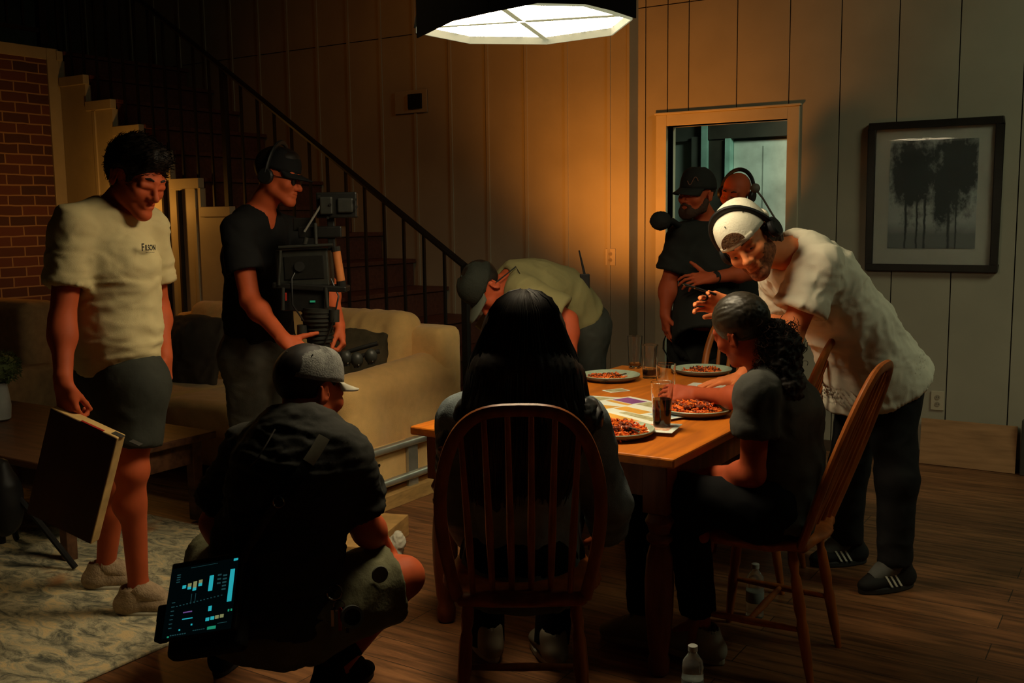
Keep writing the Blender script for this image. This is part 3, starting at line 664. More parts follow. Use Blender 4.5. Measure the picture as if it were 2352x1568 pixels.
# ---------------------------------------------------------------- bow-back windsor chairs
m_chair = mat('chair_oak', (.38, .105, .020), .4, vs=5, stretch=(6, 6, 1), var=.18)
def make_chair(label, group):
    c = thing('dining_chair', label, 'chair', (0, 0, 0), 0, group)
    s = Sdf(); s.ball((0, .01, .455), (.235, .225, .028), .02); s.rbox((0, .06, .455), (.17, .12, .012), .012, .05); s.rbox((0, -.11, .452), (.168, .060, .004), .014, .02); s.ball((0, -.01, .50), (.17, .16, .032), .02, op='c')
    soft('seat', s, .009, m_chair, c)
    def bow(t):   # t 0..pi
        xx = math.cos(t); zz = math.sin(t)
        z = .455+.565*(abs(zz)**.62); wdt = .176+.046*math.sin(math.pi/2*min(1, (z-.455)/.36)); x = wdt*(1 if xx > 0 else -1)*abs(xx)**.60
        return np.array([x, -.165-.26*((z-.46)/.56)*.75, z])
    b = MB(); pts = [bow(t) for t in np.linspace(0, math.pi, 49)]
    b.tube(pts, [.0145]*49, 10, up=(0, 1, 0), flat=1.25); b.build('bow', m_chair, c, smooth=True)
    dense = [bow(t) for t in np.linspace(0, math.pi, 4001)]
    for i in range(6):
        u = (i-2.5)/2.5; xt = u*.142
        # height of the bow above this spindle
        best = min(dense, key=lambda q: abs(q[0]-xt*1.06)+(0 if q[2] > .6 else 9))
        b = MB(); p0 = np.array([xt*.94, -.165+.018*(1-abs(u)), .46]); p1 = np.array([best[0], best[1], best[2]])
        k = [p0+(p1-p0)*q for q in (0, .35, .7, 1)]; b.tube(k, [.008, .011, .0085, .007], 8); b.build('spindle', m_chair, c, smooth=True)
    L = {}
    for sx in (-1, 1):
        for sy in (-1, 1):
            top = np.array([sx*.15, sy*.135+.01, .445]); bot = np.array([sx*(.20 if sy > 0 else .175), sy*.20 if sy > 0 else -.205, 0.0])
            b = MB(); q = [0, .12, .2, .24, .45, .52, .58, .8, 1]; r = [.013, .018, .0125, .017, .0195, .015, .019, .0165, .011]
            b.tube([top+(bot-top)*a for a in q], r, 12); b.build('leg', m_chair, c, smooth=True); L[sx, sy] = (top, bot)
    pt = lambda k, a: L[k][0]+(L[k][1]-L[k][0])*a
    for sx in (-1, 1):
        b = MB(); p0, p1 = pt((sx, -1), .6), pt((sx, 1), .6); b.tube([p0, (p0+p1)/2, p1], [.008, .013, .008], 10); b.build('stretcher', m_chair, c, smooth=True)
    b = MB(); p0 = (pt((-1, -1), .6)+pt((-1, 1), .6))/2; p1 = (pt((1, -1), .6)+pt((1, 1), .6))/2; b.tube([p0, (p0+p1)/2, p1], [.008, .013, .008], 10); b.build('stretcher', m_chair, c, smooth=True)
    return c
CG = 'bow-back spindle chairs around the dining table'
chair0 = make_chair('spindle chair seen from behind, under the long-haired woman', CG)
CH1 = W(1198, 1300, 2.86); CH1[2] = 0
chair0.location = tuple(CH1); chair0.rotation_euler = (0, 0, math.radians(32))
CH2 = np.array([-1.075, 3.27, 0])
copy_tree(chair0, CH2, 91, 'spindle chair at the table\'s right side, under the seated ponytailed woman', CG)
CH3 = np.array([-.87, 4.02, 0])
copy_tree(chair0, (-1.41, 4.0, 0), 93, 'orange-lit spindle chair behind the ponytailed woman, by the bending man', CG)
copy_tree(chair0, (-1.77, 4.74, 0), 182, 'spindle chair at the far end of the table, half hidden behind a plate', CG)

# ---------------------------------------------------------------- things on the table
m_glz = mat('celadon_glaze', (.36, .44, .33), .3, vs=30, var=.1); m_rim = mat('stoneware_rim', (.15, .115, .07), .5)
PG = 'stoneware dinner plates on the table'
def plate(c, label, r=.137):
    b = MB(); c = np.array(c); c[2] = TZ
    b.lathe([(1e-6, 0), (.07*r/.137, 0), (r*.80, .004), (r*.97, .016), (r, .026)], c, 48, mi=1, cap=False)
    b.lathe([(r, .026), (r*.985, .0285), (r*.955, .024), (r*.86, .012), (r*.80, .0085), (1e-6, .0080)], c, 48, mi=0, cap=False)
    o = b.build('dinner_plate', [m_glz, m_rim], smooth=True, org=c); o.location = tuple(c); return tag(o, label, 'plate', PG)
m_pasta = mat('sauced_pasta', (.85, .20, .022), .35, vs=40, col2=(.60, .07, .010), spec=.4)
m_meat = mat('meat_sauce', (.16, .03, .012), .4, vs=50, bump=.6, bs=90)
def pasta(c, label, n, R0, h, seed, off=(0, 0), frac_meat=.12):
    rs = np.random.RandomState(seed); b = MB(); c = np.array(c); c[2] = TZ
    for i in range(n):
        a = rs.uniform(0, 6.28); q = math.sqrt(rs.uniform(0, 1)); r = R0*q; z = .010+h*(1-q*q)*rs.uniform(.2, 1)+.003
        p = c+np.array([off[0]+r*math.cos(a), off[1]+r*math.sin(a), z]); d = rs.randn(3)*np.array([1, 1, .35]); d /= np.linalg.norm(d); e_ = np.cross(d, [0, 0, 1])+.01; e_ /= np.linalg.norm(e_)
        L_ = rs.uniform(.012, .022); k = rs.uniform(-.012, .012); e2 = np.cross(d, e_)
        b.tube([p+d*L_*(t_/3-1)+e_*k*math.cos(t_*.52-1.57)+e2*.0022*math.sin(t_*2.1) for t_ in range(7)], [.0030, .0036, .0034, .0036, .0034, .0036, .0028], 6, mi=0 if rs.rand() > frac_meat else 1)
    for i in range(int(n*.10)):
        a = rs.uniform(0, 6.28); r = R0*.7*math.sqrt(rs.uniform(0, 1)); p = c+np.array([off[0]+r*math.cos(a), off[1]+r*math.sin(a), .012+h*.7]); b.ball(p, (.011, .010, .008), n=8, m=5, mi=1)
    o = b.build('pasta', [m_pasta, m_meat], smooth=True, org=c, fixn=False); o.location = tuple(c); return tag(o, label, 'pasta', kind='stuff')
P1 = Zp(1402, 872, TZ); P2 = Zp(1614, 858, TZ); P3 = Zp(1598, 950, TZ); P4 = Zp(1412, 1000, TZ)
plate(P1, 'pale green plate with scraps, far left beside the long hair'); pasta(P1, 'scraps of orange pasta on the far left plate', 110, .085, .010, 1, (-.02, -.01), .05)
plate(P2, 'pale green plate farthest away, in front of the far chair'); pasta(P2, 'leftover pasta and vegetables on the farthest plate', 190, .085, .010, 2, (.0, -.0), .35)
plate(P3, 'plate of pasta beside the ponytailed woman\'s arm'); pasta(P3, 'heaped red pasta on the plate right of the cola glass', 420, .100, .034, 3, (-.015, -.0), .1)
plate(P4, 'plate of pasta nearest, partly behind the denim sleeve'); pasta(P4, 'heaped red pasta on the nearest plate by the denim sleeve', 460, .107, .040, 4, (0, 0), .1)
m_steel = mat('steel', (.32, .30, .26), .22, 1.0)
def fork(p0, p1, label, z0=.03, z1=.02):
    p0 = np.array(p0); p1 = np.array(p1); p0[2] = TZ+z0; p1[2] = TZ+z1; d = p1-p0; d /= np.linalg.norm(d); s_ = np.cross(d, [0, 0, 1]); o = thing('fork', label, 'fork', p0); 
    b = MB(); b.tube([p0+d*.045+[0, 0, .003], p0+d*.09+[0, 0, .010], (p0+p1)/2+[0, 0, .006], p1], [.003, .0028, .003, .006], 6, flat=.5, up=s_); b.build('handle', m_steel, o, org=p0, smooth=True)
    b = MB(); b.ball(p0+d*.037, (.012, .016, .0016), frame([0, 0, 1], s_), 12, 6)
    for k in (-1.5, -.5, .5, 1.5): b.cyl(p0+d*.03+s_*k*.0055, p0-d*.012+s_*k*.0055, .0011, n=5)
    b.build('tines', m_steel, o, org=p0, smooth=True)
fork(Zp(1422, 985, TZ+.03), Zp(1468, 1012, TZ), 'fork resting on the nearest pasta plate', .042, .030)
fork(Zp(1640, 945, TZ), Zp(1655, 930, TZ)+np.array([.03, .1, 0]), 'fork lying in the plate beside the ponytailed woman', .035, .03)
fork(Zp(1385, 885, TZ), Zp(1415, 872, TZ)+np.array([.02, .06, 0]), 'fork left on the far left plate', .018, .022)
m_glass = mat('clear_glass', (1, 1, 1), 0.0, var=0, trans=1, spec=.5, ior=1.45)
m_cola = mat('cola', (.012, .002, .001), .02, var=0, spec=.5); m_tea = mat('amber_drink', (.60, .20, .02), .02, var=0, trans=.7, ior=1.33)
GG = 'drinking glasses on the table'
def glass(c, r0, r1, h, fill, mliq, label, n=32):
    c = np.array(c); c[2] = TZ+.0005; o = thing('drinking_glass', label, 'glass', c, 0, GG); w_ = .0022
    b = MB(); b.lathe([(r0*.9, 0), (r0, .002), (r0+(r1-r0)*.98, h-.001), (r1-w_/2, h), (r1-w_, h-.001), (r0-w_, .016), (r0*.7, .012), (1e-6, .011)], (0, 0, 0), n)
    b.build('tumbler', m_glass, o, smooth=True)
    if fill:
        f = lambda z: r0+(r1-r0)*z/h-w_-.0006
        b = MB(); b.lathe([(1e-6, .0125), (r0*.68, .0135), (f(.018), .018), (f(fill), fill), (1e-6, fill)], (0, 0, 0), n); b.build('drink', mliq, o, smooth=True)
glass(Zp(1520, 988, TZ), .029, .040, .172, .112, m_cola, 'tall tapered glass of dark cola, nearest on the table')
glass(Zp(1492, 868, TZ), .032, .040, .155, .042, m_cola, 'glass with a little cola behind the front tumbler')
glass(Zp(1458, 845, TZ), .030, .037, .160, .026, m_tea, 'farthest tall glass with a little amber drink')
glass(Zp(1529, 905, TZ), .038, .042, .130, 0, m_tea, 'empty straight-sided tumbler behind the cola glass')
# papers and photo sheets
m_paper = mat('white_paper', (.66, .70, .64), .7, var=.03)
inks = [m_paper, mat('ink_purple', (.23, .07, .25), .6), mat('ink_orange', (.70, .36, .06), .6), mat('ink_olive', (.24, .22, .09), .6, vs=40, col2=(.5, .48, .3)), mat('ink_red', (.5, .1, .05), .6, vs=60, col2=(.7, .6, .4)), mat('ink_blue', (.18, .28, .42), .6, vs=50, col2=(.5, .6, .6))]
rs = np.random.RandomState(11)
def sheet(px, py, w_, h_, rot, blocks, label, lift, name='printed_page'):
    c = Zp(px, py, TZ); c[2] = TZ+lift; b = MB(); b.boxr((-w_/2, -h_/2, 0), (w_/2, h_/2, .0012), 0)
    for (x, y, ww, hh, mi) in blocks: b.boxr(((x-.5)*w_, (y-.5)*h_, .0008), ((x+ww-.5)*w_, (y+hh-.5)*h_, .0016), mi)
    o = b.build(name, inks, fixn=False); o.location = tuple(c); o.rotation_euler = (0, 0, math.radians(rot)); tag(o, label, 'paper', 'papers spread on the table'); return o
sheet(1378, 918, .21, .14, 8, [(.08, .12, .84, .70, 3)], 'photo card with an olive landscape, farthest left of the papers', .001)
sheet(1450, 932, .30, .24, -24, [(.06, .55, .40, .34, 1), (.06, .40, .6, .12, 2), (.5, .6, .4, .3, 3)], 'page with a purple block under a white margin', .0035)
sheet(1405, 945, .30, .22, 4, [(.1, .1, .35, .3, 4), (.5, .15, .4, .3, 5), (.2, .55, .5, .3, 2)], 'page of small coloured pictures in the middle of the papers', .006)
sheet(1470, 955, .30, .21, -22, [(.3, .08, .65, .34, 3), (.04, .45, .5, .3, 2), (.6, .55, .34, .3, 5)], 'page with an olive picture behind the cola glass', .0085)
sheet(1420, 972, .28, .17, -26, [(.04, .08, .42, .4, 1), (.04, .52, .8, .3, 2)], 'page with purple and orange blocks beside the nearest plate', .011)
sheet(1478, 988, .24, .16, 10, [(.06, .2, .86, .6, 4)], 'printed sheet half under the nearest plate\'s rim', .0135)
sheet(1655, 893, .32, .20, 2, [], 'white script page under the bending man\'s flat hand', .001, 'script_page')
sheet(1415, 897, .10, .07, 60, [(.1, .1, .8, .8, 3)], 'small photo card behind the large papers', .0005)

# ---------------------------------------------------------------- softbox over the table
SC = np.array([-1.855, 2.98, 2.155]); SR = .375
sb = thing('softbox_lantern', 'glowing octagonal softbox with black skirt hanging over the table', 'lamp', SC)
oct_ = [np.array([SR*math.cos(a), SR*math.sin(a), 0]) for a in np.radians(np.arange(8)*45+22.5-5)]
m = bpy.data.materials.new('diffusion_silk'); m.use_nodes = True; t = m.node_tree; B = t.nodes['Principled BSDF']; B.inputs['Base Color'].default_value = (.8, .82, .74, 1); B.inputs['Roughness'].default_value = .9
tc = nd(t, 'ShaderNodeTexCoord'); mp = nd(t, 'ShaderNodeMapping'); mp.inputs['Scale'].default_value = (9, 4, 1); mp.inputs['Rotation'].default_value = (0, 0, .5); t.links.new(tc.outputs['Object'], mp.inputs[0])
n1 = nd(t, 'ShaderNodeTexNoise'); n1.inputs['Scale'].default_value = 1.2; n1.inputs['Detail'].default_value = 5; n1.inputs['Distortion'].default_value = 1.6; t.links.new(mp.outputs[0], n1.inputs['Vector'])
ab = nd(t, 'ShaderNodeMath', operation='ABSOLUTE'); sb_ = nd(t, 'ShaderNodeMath', operation='SUBTRACT'); sb_.inputs[1].default_value = .5; t.links.new(n1.outputs['Fac'], sb_.inputs[0]); t.links.new(sb_.outputs[0], ab.inputs[0])
mr = nd(t, 'ShaderNodeMapRange'); mr.inputs['From Min'].default_value = .0; mr.inputs['From Max'].default_value = .034; mr.inputs['To Min'].default_value = .45; mr.inputs['To Max'].default_value = 36.0; t.links.new(ab.outputs[0], mr.inputs[0])
B.inputs['Emission Color'].default_value = (1.0, .82, .52, 1); t.links.new(mr.outputs[0], B.inputs['Emission Strength'])
m_diff = m
b = MB(); V = [p*.985+[0, 0, .004] for p in oct_]; b.add(V+[p+[0, 0, .012] for p in V], [tuple(range(7, -1, -1)), tuple(range(8, 16))]+[(i, (i+1) % 8, 8+(i+1) % 8, 8+i) for i in range(8)]); b.build('diffuser', m_diff, sb)
m_sk = mat('black_skirt', (.010, .010, .010), .85); m_lip = mat('lip_lit_glow', (.010, .009, .006), .8, emit=(.72, .70, .42), es=.42)  # lip is near-black; its lit yellowish look is put in as emission
b = MB(); H_ = .34
for i in range(8):
    a, c_ = oct_[i], oct_[(i+1) % 8]; b.prism([a*1.0+[0, 0, -.004], c_*1.0+[0, 0, -.004], c_*.62+[0, 0, H_], a*.62+[0, 0, H_]], np.array([(a+c_)[0], (a+c_)[1], 0])*.012)
b.prism([p*.62+[0, 0, H_] for p in oct_], (0, 0, .02)); b.build('housing', m_sk, sb)
b = MB()
for i in range(8):
    a, c_ = oct_[i], oct_[(i+1) % 8]; b.prism([a*1.0+[0, 0, -.022], c_*1.0+[0, 0, -.022], c_*1.0+[0, 0, .004], a*1.0+[0, 0, .004]], np.array([(a+c_)[0], (a+c_)[1], 0])*-.008)
b.build('inner_lip', m_lip, sb)
b = MB()
for i in range(0, 8, 2): b.box(oct_[i]*.51+[0, 0, -.006], (SR*.94, .020 if i else .03, .002), _rz(math.atan2(oct_[i][1], oct_[i][0])))
b.build('rib', mat('rib_backlit_glow', (.01, .01, .006), .7, emit=(.60, .56, .30), es=.5), sb)  # light through the rib fabric put in as emission over a dark base
b = MB()
near = sorted(range(8), key=lambda i: np.dot(oct_[i]+oct_[(i+1) % 8], FW))[:3]
for i in near:
    a, c_ = oct_[i], oct_[(i+1) % 8]; dp = lambda p: np.array([0, 0, -.018-.075*min(1, max(0, -np.dot(p, RT)/SR*.9+.15))])
    b.prism([a*1.02+dp(a), (a+c_)*.51+dp((a+c_)/2)*.8, c_*1.02+dp(c_), c_*1.02+[0, 0, .09], a*1.02+[0, 0, .09]], np.array([(a+c_)[0], (a+c_)[1], 0])*.008)
b.build('skirt_flap', m_sk, sb)
b = MB(); b.cyl((0, 0, H_), (0, 0, 1.6), .016, n=12); b.lathe([(.10, H_), (.12, H_+.03), (.12, H_+.18), (.06, H_+.22)], (0, 0, 0), 24); b.build('lamp_head', m_iron, sb, smooth=True)

# ---------------------------------------------------------------- floor clutter
m_box = mat('birch_ply', (.52, .31, .11), .55, vs=6, stretch=(2, 2, 9), var=.15)
c = Zp(790, 1290, 0); c[2] = 0
a_ = thing('apple_box', 'wooden apple box on the floor beyond the crouching man', 'box', (-3.02, 3.40, 0), 18)
b = MB(); b.boxr((-.15, -.25, 0), (.15, .25, .10)); b.build('box', m_box, a_, bevel=.004)
b = MB(); b.boxr((-.152, -.03, .045), (-.149, .03, .075)); b.build('hand_hole', m_dark, a_)
b = MB(); b.box((0, 0, .045), (.30, .22, .09), Rz(0)); o = tag(recenter(b.build('wooden_wedge', m_box, bevel=.004)), 'low pale wooden block between the sofa and the front chair', 'block'); o.location = (-2.83, 4.02, 0); o.rotation_euler = (0, 0, .5)
s = Sdf(); s.ball((0, 0, .05), (.035, .03, .05), .02); s.ball((.02, .01, .09), (.03, .02, .035), .02); V, Q = s.mesh(.006); V = folds(V, vnormals(V, Q), amp=.012, freq=(30, 30, 30)); o = qmesh('paper_towel', V, Q, mat('tissue', (.55, .52, .42), .9)); o.location = (-2.78, 3.36, 0.005); tag(o, 'crumpled pale paper towel by the crouching man\'s hand', 'paper towel')
# dolly track stood on edge beside the sofa
dt = thing('dolly_track', 'silver dolly track section standing on edge against the sofa side', 'track', (-3.33, 4.2, 0)); O = (-3.33, 4.2, 0); m_al = mat('aluminium', (.52, .52, .45), .38, .7)
for z in (.135, .315):
    b = MB(); b.cyl((-3.325, 3.35, z), (-3.325, 4.95, z), .021, n=16); b.build('rail', m_al, dt, org=O, smooth=True)
for y in (3.45, 4.2, 4.85):
    b = MB(); b.boxr((-3.345, y-.04, .07), (-3.325, y+.04, .335)); tie = b.build('sleeper', m_al, dt, org=O, bevel=.002)
b = MB(); b.boxr((-3.40, 3.35, 0), (-3.30, 4.95, .075)); b.build('base_board', m_box, dt, org=O, bevel=.003)
b = MB(); b.boxr((-3.362, 3.35, .13), (-3.348, 4.95, .33)); pn = b.build('side_board', m_sofa, dt, org=O, bevel=.002)
for y in (3.86, 3.90, 3.94):
    b = MB(); b.cyl((-3.349, y, .235), (-3.343, y, .235), .008); b.build('bolt', m_iron, dt, org=O)
# water bottles
m_pet = mat('clear_plastic', (.95, 1, .97), .12, var=0, trans=.9, ior=1.3); m_cap = mat('bottle_cap', (.5, .5, .45), .4)
def bottle(c, label, h=.21):
    o = thing('water_bottle', label, 'bottle', c, 0, 'plastic water bottles under the table'); k = h/.21
    b = MB(); b.lathe([(.026, 0), (.033, .008), (.033, .03), (.031, .04), (.033, .05), (.033, .12), (.031, .13), (.033, .14), (.030, .16), (.013, .185), (.013, .20)], (0, 0, 0), 24); b.build('bottle_body', m_pet, o, smooth=True)
    b = MB(); b.lathe([(.0145, .192), (.0145, .208), (.012, .21)], (0, 0, 0), 20); b.build('cap', m_cap, o, smooth=True)
    b = MB(); b.lathe([(.0335, .065), (.0338, .066), (.0338, .105), (.0335, .106)], (0, 0, 0), 24); b.build('wrapper', mat('bottle_wrap', (.25, .28, .26), .5), o, smooth=True)
c = Zp(1733, 1418, 0); bottle(c, 'clear water bottle standing under the seated woman\'s chair')
c = Zp(1590, 1632, 0); bottle(c, 'clear water bottle beside the near table leg at the bottom edge')
# light stand at the lower left
ls = thing('light_stand', 'black folding stand with spread legs at the lower left edge', 'stand', (-4.32, 2.22, .012)); O = (-4.32, 2.22, .012)
m_blk = mat('black_paint', (.012, .012, .012), .5)
q = W(10, 1330, 4.3); LS = np.array([q[0], q[1], .012]); ls.location = tuple(LS); O = tuple(LS)
b = MB(); b.cyl(LS+[0, 0, .10], LS+[0, 0, .62], .018); b.build('pole', m_blk, ls, org=O, smooth=True)
for a in (20, 140, 260):
    d = np.array([math.cos(math.radians(a)), math.sin(math.radians(a)), 0]); b = MB(); b.tube([LS+[0, 0, .42], LS+d*.20+[0, 0, .20], LS+d*.36+[0, 0, .012]], [.014, .014, .014], 8); lg = b.build('leg', m_blk, ls, org=O, smooth=True)
b = MB(); b.lathe([(.03, .40), (.035, .41), (.035, .45), (.03, .46)], LS, 16); b.build('collar', m_blk, ls, org=O)
s = Sdf(); sbp = LS+np.array([-.02, -.02, .33]); s.ball(sbp+[-.10, 0, -.02], (.10, .09, .16), .05); s.ball(sbp+[.06, .02, -.04], (.08, .08, .15), .05); s.cone(sbp+[-.09, 0, .12], sbp+[.06, .02, .12], .03, .03, .04)
V, Q = s.mesh(.014); V = folds(V, vnormals(V, Q), amp=.006, freq=(12, 12, 12)); o = qmesh('sandbag', V, Q, m_blk); recenter(o); tag(o, 'black sandbag draped over the stand at the lower left', 'sandbag')

# ---------------------------------------------------------------- people
def nrm(v): v = np.array(v, float); return v/np.linalg.norm(v)
def lerp(a, b, t): return a+(b-a)*t
class Person:
    def __init__(s, label, J, f, u, size=1.0, build=1.0, skin=None, hs=1.0, lid=.0035):
        s.lid = lid
        s.J = J; s.k = size; s.b = build; s.hs = hs*size
        s.u = nrm(u); f = nrm(f); f = nrm(f-s.u*np.dot(f, s.u)); s.f = f; s.r = np.cross(f, s.u); s.R = np.column_stack([s.r, s.f, s.u])
        base = (J['aL']+J['aR'])/2; s.org = np.array([base[0], base[1], 0.0])
        s.root = thing('person', label, 'person', s.org); s.skin = skin; s.sd = Sdf(); s.low = J.get('low', 1)
    def H(s, x, y, z): return s.J['hd']+s.hs*(x*s.r+y*s.f+z*s.u)
    def head(s, ears=True):
        d, H, h, R = s.sd, s.H, s.hs, s.R
        d.ball(H(0, -.014, .040), np.array([.076, .097, .084])*h, .02, R)
        d.ball(H(0, .030, -.022), np.array([.060, .064, .070])*h, .03, R)
        for q in (-1, 1): d.cone(H(q*.050, .005, -.052), H(q*.014, .070, -.094), .020*h, .019*h, .03)
        d.ball(H(0, .078, -.096), np.array([.021, .018, .017])*h, .022, R)
        for q in (-1, 1):
            d.cone(H(q*.040, .074, .026), H(q*.010, .086, .022), .0125*h, .011*h, .018)
            d.ball(H(q*.043, .064, -.022), .021*h, .024)
        for q in (-1, 1): d.ball(H(q*.031, .098, .003), np.array([.019, .017, .012])*h, .012, R, op='c')
        for q in (-1, 1): d.ball(H(q*.031, .076, .002), .0128*h, .004)
        for q in (-1, 1): d.cone(H(q*.043, .079, .0075-s.lid*.3), H(q*.019, .087, .0085-s.lid*.3), (.0038+s.lid)*h, k=.006)
        d.cone(H(0, .088, .014), H(0, .109, -.030), .0075*h, .0105*h, .012); d.ball(H(0, .110, -.031), .0115*h, .008)
        for q in (-1, 1): d.ball(H(q*.013, .097, -.034), .0088*h, .007)
        d.ball(H(0, .078, -.060), np.array([.027, .018, .020])*h, .014, R)
        d.cone(H(-.018, .089, -.0555), H(0, .095, -.0535), .0052*h, k=.005); d.cone(H(.018, .089, -.0555), H(0, .095, -.0535), .0052*h, k=.005)
        d.cone(H(-.016, .089, -.0655), H(.016, .089, -.0655), .0065*h, k=.006)
        d.cone(H(-.021, .094, -.060), H(.021, .094, -.060), .0020*h, k=.004, op='c')
        if ears:
            for q in (-1, 1):
                Re = s.R @ _rz(q*-.35)
                d.ball(H(q*.079, -.012, -.002), np.array([.007, .017, .031])*h, .008, Re); d.ball(H(q*.088, -.006, .004), np.array([.006, .009, .017])*h, .005, Re, op='c')
                d.cone(H(q*.084, -.028, .018), H(q*.082, -.022, -.022), .0045*h, k=.006)
        c = s.J['hd']; s.sd.fine.append((c-.165*h, c+.165*h, .0045))
    def torso(s, sk=1.0):
        J, d, b = s.J, s.sd, s.b*s.k; U = nrm(J['sL']-J['sR']); V = nrm(J['hL']-J['hR']) if np.linalg.norm(J['hL']-J['hR']) > .02 else U; M_ = nrm(U+V)
        d.cone(s.H(0, -.022, -.055), J['nk'], .056*s.k, .062*s.k, .03)
        top = lerp(J['nk'], J['ch'], .35)
        d.cone(top, J['ch'], .128*b, .140*b, .05, U, .085*b, .105*b); d.cone(J['ch'], J['wa'], .138*b, .125*b, .05, M_, .105*b, .10*b)
        d.cone(J['wa'], J['pe'], .130*b, .150*b, .05, V, .10*b, .11*b)
        for q in ('sL', 'sR'): d.cone(lerp(J['nk'], J['ch'], .12), J[q], .050*b, .050*b, .05)
    def arm(s, q):
        J, d, k = s.J, s.sd, s.k; b = s.k*(.5+.5*s.b)
        a, e, w_ = J['s'+q], J['e'+q], J['w'+q]
        d.cone(a, e, .054*b, .042*b, .03); d.cone(e, w_, .043*b, .028*b, .02); d.ball(lerp(e, w_, .25), .046*b, .035)
    def leg(s, q):
        J, d, k = s.J, s.sd, s.k; b = s.k*(.6+.4*s.b)
        h, kn, an = J['h'+q], J['k'+q], J['a'+q]; t = nrm(J['t'+q])
        d.cone(h, kn, .085*b, .058*b, .04); d.cone(kn, an, .053*b, .036*b, .03); d.ball(lerp(kn, an, .28)-t*.022, .052*b, .04); d.ball(kn+t*.015, .05*b, .02)
        d.cone(an, an+t*.09-np.array([0, 0, .06]), .032*b, .024*b, .02)
    def hand(s, q, d, n, curls=None, thumb=None, spread=.10, fine=.0035, size=1.0, skip=()):
        """q side; d finger direction; n palm normal; curls: four (a,b,c) bends in radians"""
        w_ = s.J['w'+q]; k = size*s.k; d = nrm(d); n = nrm(n); n = nrm(n-d*np.dot(n, d))
        t = np.cross(n, d) if q == 'L' else np.cross(d, n)      # thumb side
        S_ = s.sd; tips = {}
        curls = curls or [(.35, .45, .3)]*4
        S_.cone(w_-d*.02, w_+d*.03*k, .026*k, .030*k, .02, t, .019*k, .017*k)
        offs = [.031, .0105, -.0105, -.030]; lens = [(.042, .025, .021), (.046, .029, .022), (.043, .027, .021), (.034, .021, .019)]; kn = [.088, .091, .087, .079]; rr = [.0088, .0090, .0086, .0076]
        for i in range(4):
            base = w_+d*kn[i]*k+t*offs[i]*k
            S_.cone(w_+d*.018*k+t*offs[i]*.55*k, base, .0155*k, .0118*k, .014)
        S_.ball(w_+d*.05*k+t*.018*k+n*.006*k, .022*k, .014)
        for i in range(4):
            p = w_+d*kn[i]*k+t*offs[i]*k; ang = 0; sp = (1.5-i)*spread
            dd = nrm(d+t*sp*.6)
            J_ = [p]
            for j in range(3):
                ang += curls[i][j]; v = dd*math.cos(ang)+n*math.sin(ang); p2 = p+v*lens[i][j]*k
                S_.cone(p, p2, (rr[i]-.0007*j)*k, (rr[i]-.0007*(j+1))*k, .0035 if j else .007); p = p2; J_.append(p)
            tips[i] = J_
        th = thumb or (.75, .35, .35, .3)     # outward, toward palm, bends
        p = w_+d*.022*k+t*.026*k; v = nrm(d*(1-th[0]*.45)+t*th[0]+n*th[1]); J_ = [p]
        tg = nrm(d+n*.4)
        for j, (L_, r0, r1) in enumerate(((.044, .0145, .0118), (.033, .0112, .0100), (.027, .0100, .0082))):
            p2 = p+v*L_*k; S_.cone(p, p2, r0*k, r1*k, .012 if j == 0 else .004); p = p2; J_.append(p); v = nrm(v+tg*th[2]) if j == 0 else nrm(v+tg*th[3])
        tips['t'] = J_; c = w_+d*.075*k+n*.02
        S_.fine.append((c-.135*k, c+.135*k, fine)); return tips
    def finish(s, res=.009, **kw):
        s.body = soft('body', s.sd, res, s.skin, s.root, org=s.org, **kw); return s
    def stubble(s, m2):
        def fn(c):
            L = (c+s.org-s.J['hd']) @ s.R/s.hs; n = pnoise(c*70)*.010
            jaw = (L[:, 2] < -.050+n+np.clip((np.abs(L[:, 0])-.045)*1.6, 0, .1)) & (L[:, 1] > .002+n) & (L[:, 2] > -.125) & (np.abs(L[:, 0]) < .09)
            lips = (np.abs(L[:, 0]) < .027) & (np.abs(L[:, 2]+.060) < .0125) & (L[:, 1] > .07)
            mus = (np.abs(L[:, 0]) < .030+n) & (L[:, 2] < -.040) & (L[:, 2] > -.055) & (L[:, 1] > .06)
            return (jaw & ~lips).astype(int)
        return dict(matfn=fn, mats=[s.skin, m2])
    def cloth(s, name, sdf, m, res=.009, fold=None, post=None, **kw):
        V, Q = sdf.mesh(res)
        if fold:
            fo = fold if isinstance(fold, list) else [fold]
            for f_ in fo: V = folds(V, vnormals(V, Q), **f_)
        if post: V = post(V)
        return qmesh(name, V, Q, m, s.root, loc=s.org, **kw)
    def shirt(s, m, sleeve=.75, hem=None, loose=.012, belly=0., res=.009, fold=None, name='shirt', hemdir=None, vneck=False, sl_r=.014, armhole=True, hw=.165, hd=.125, sleeves=('L', 'R')):
        J, b = s.J, s.b*s.k; g = Sdf(); U = nrm(J['sL']-J['sR']); V = nrm(J['hL']-J['hR']) if np.linalg.norm(J['hL']-J['hR']) > .02 else U; M_ = nrm(U+V); l = loose
        top = lerp(J['nk'], J['ch'], .30); hem = J['pe'] if hem is None else hem
        g.cone(top, J['ch'], .132*b+l, .146*b+l, .05, U, .086*b+l, .108*b+l); g.cone(J['ch'], J['wa'], .144*b+l, .140*b+l, .05, M_, .112*b+l, .115*b+l)
        g.cone(J['wa'], hem, .142*b+l, hw*b+l, .05, V, .115*b+l, hd*b+l, flat1=True)
        if belly: g.ball(lerp(J['wa'], hem, .3)+s.fr*belly, .13*b, .08)
        nk1 = lerp(J['nk'], J['ch'], .10)
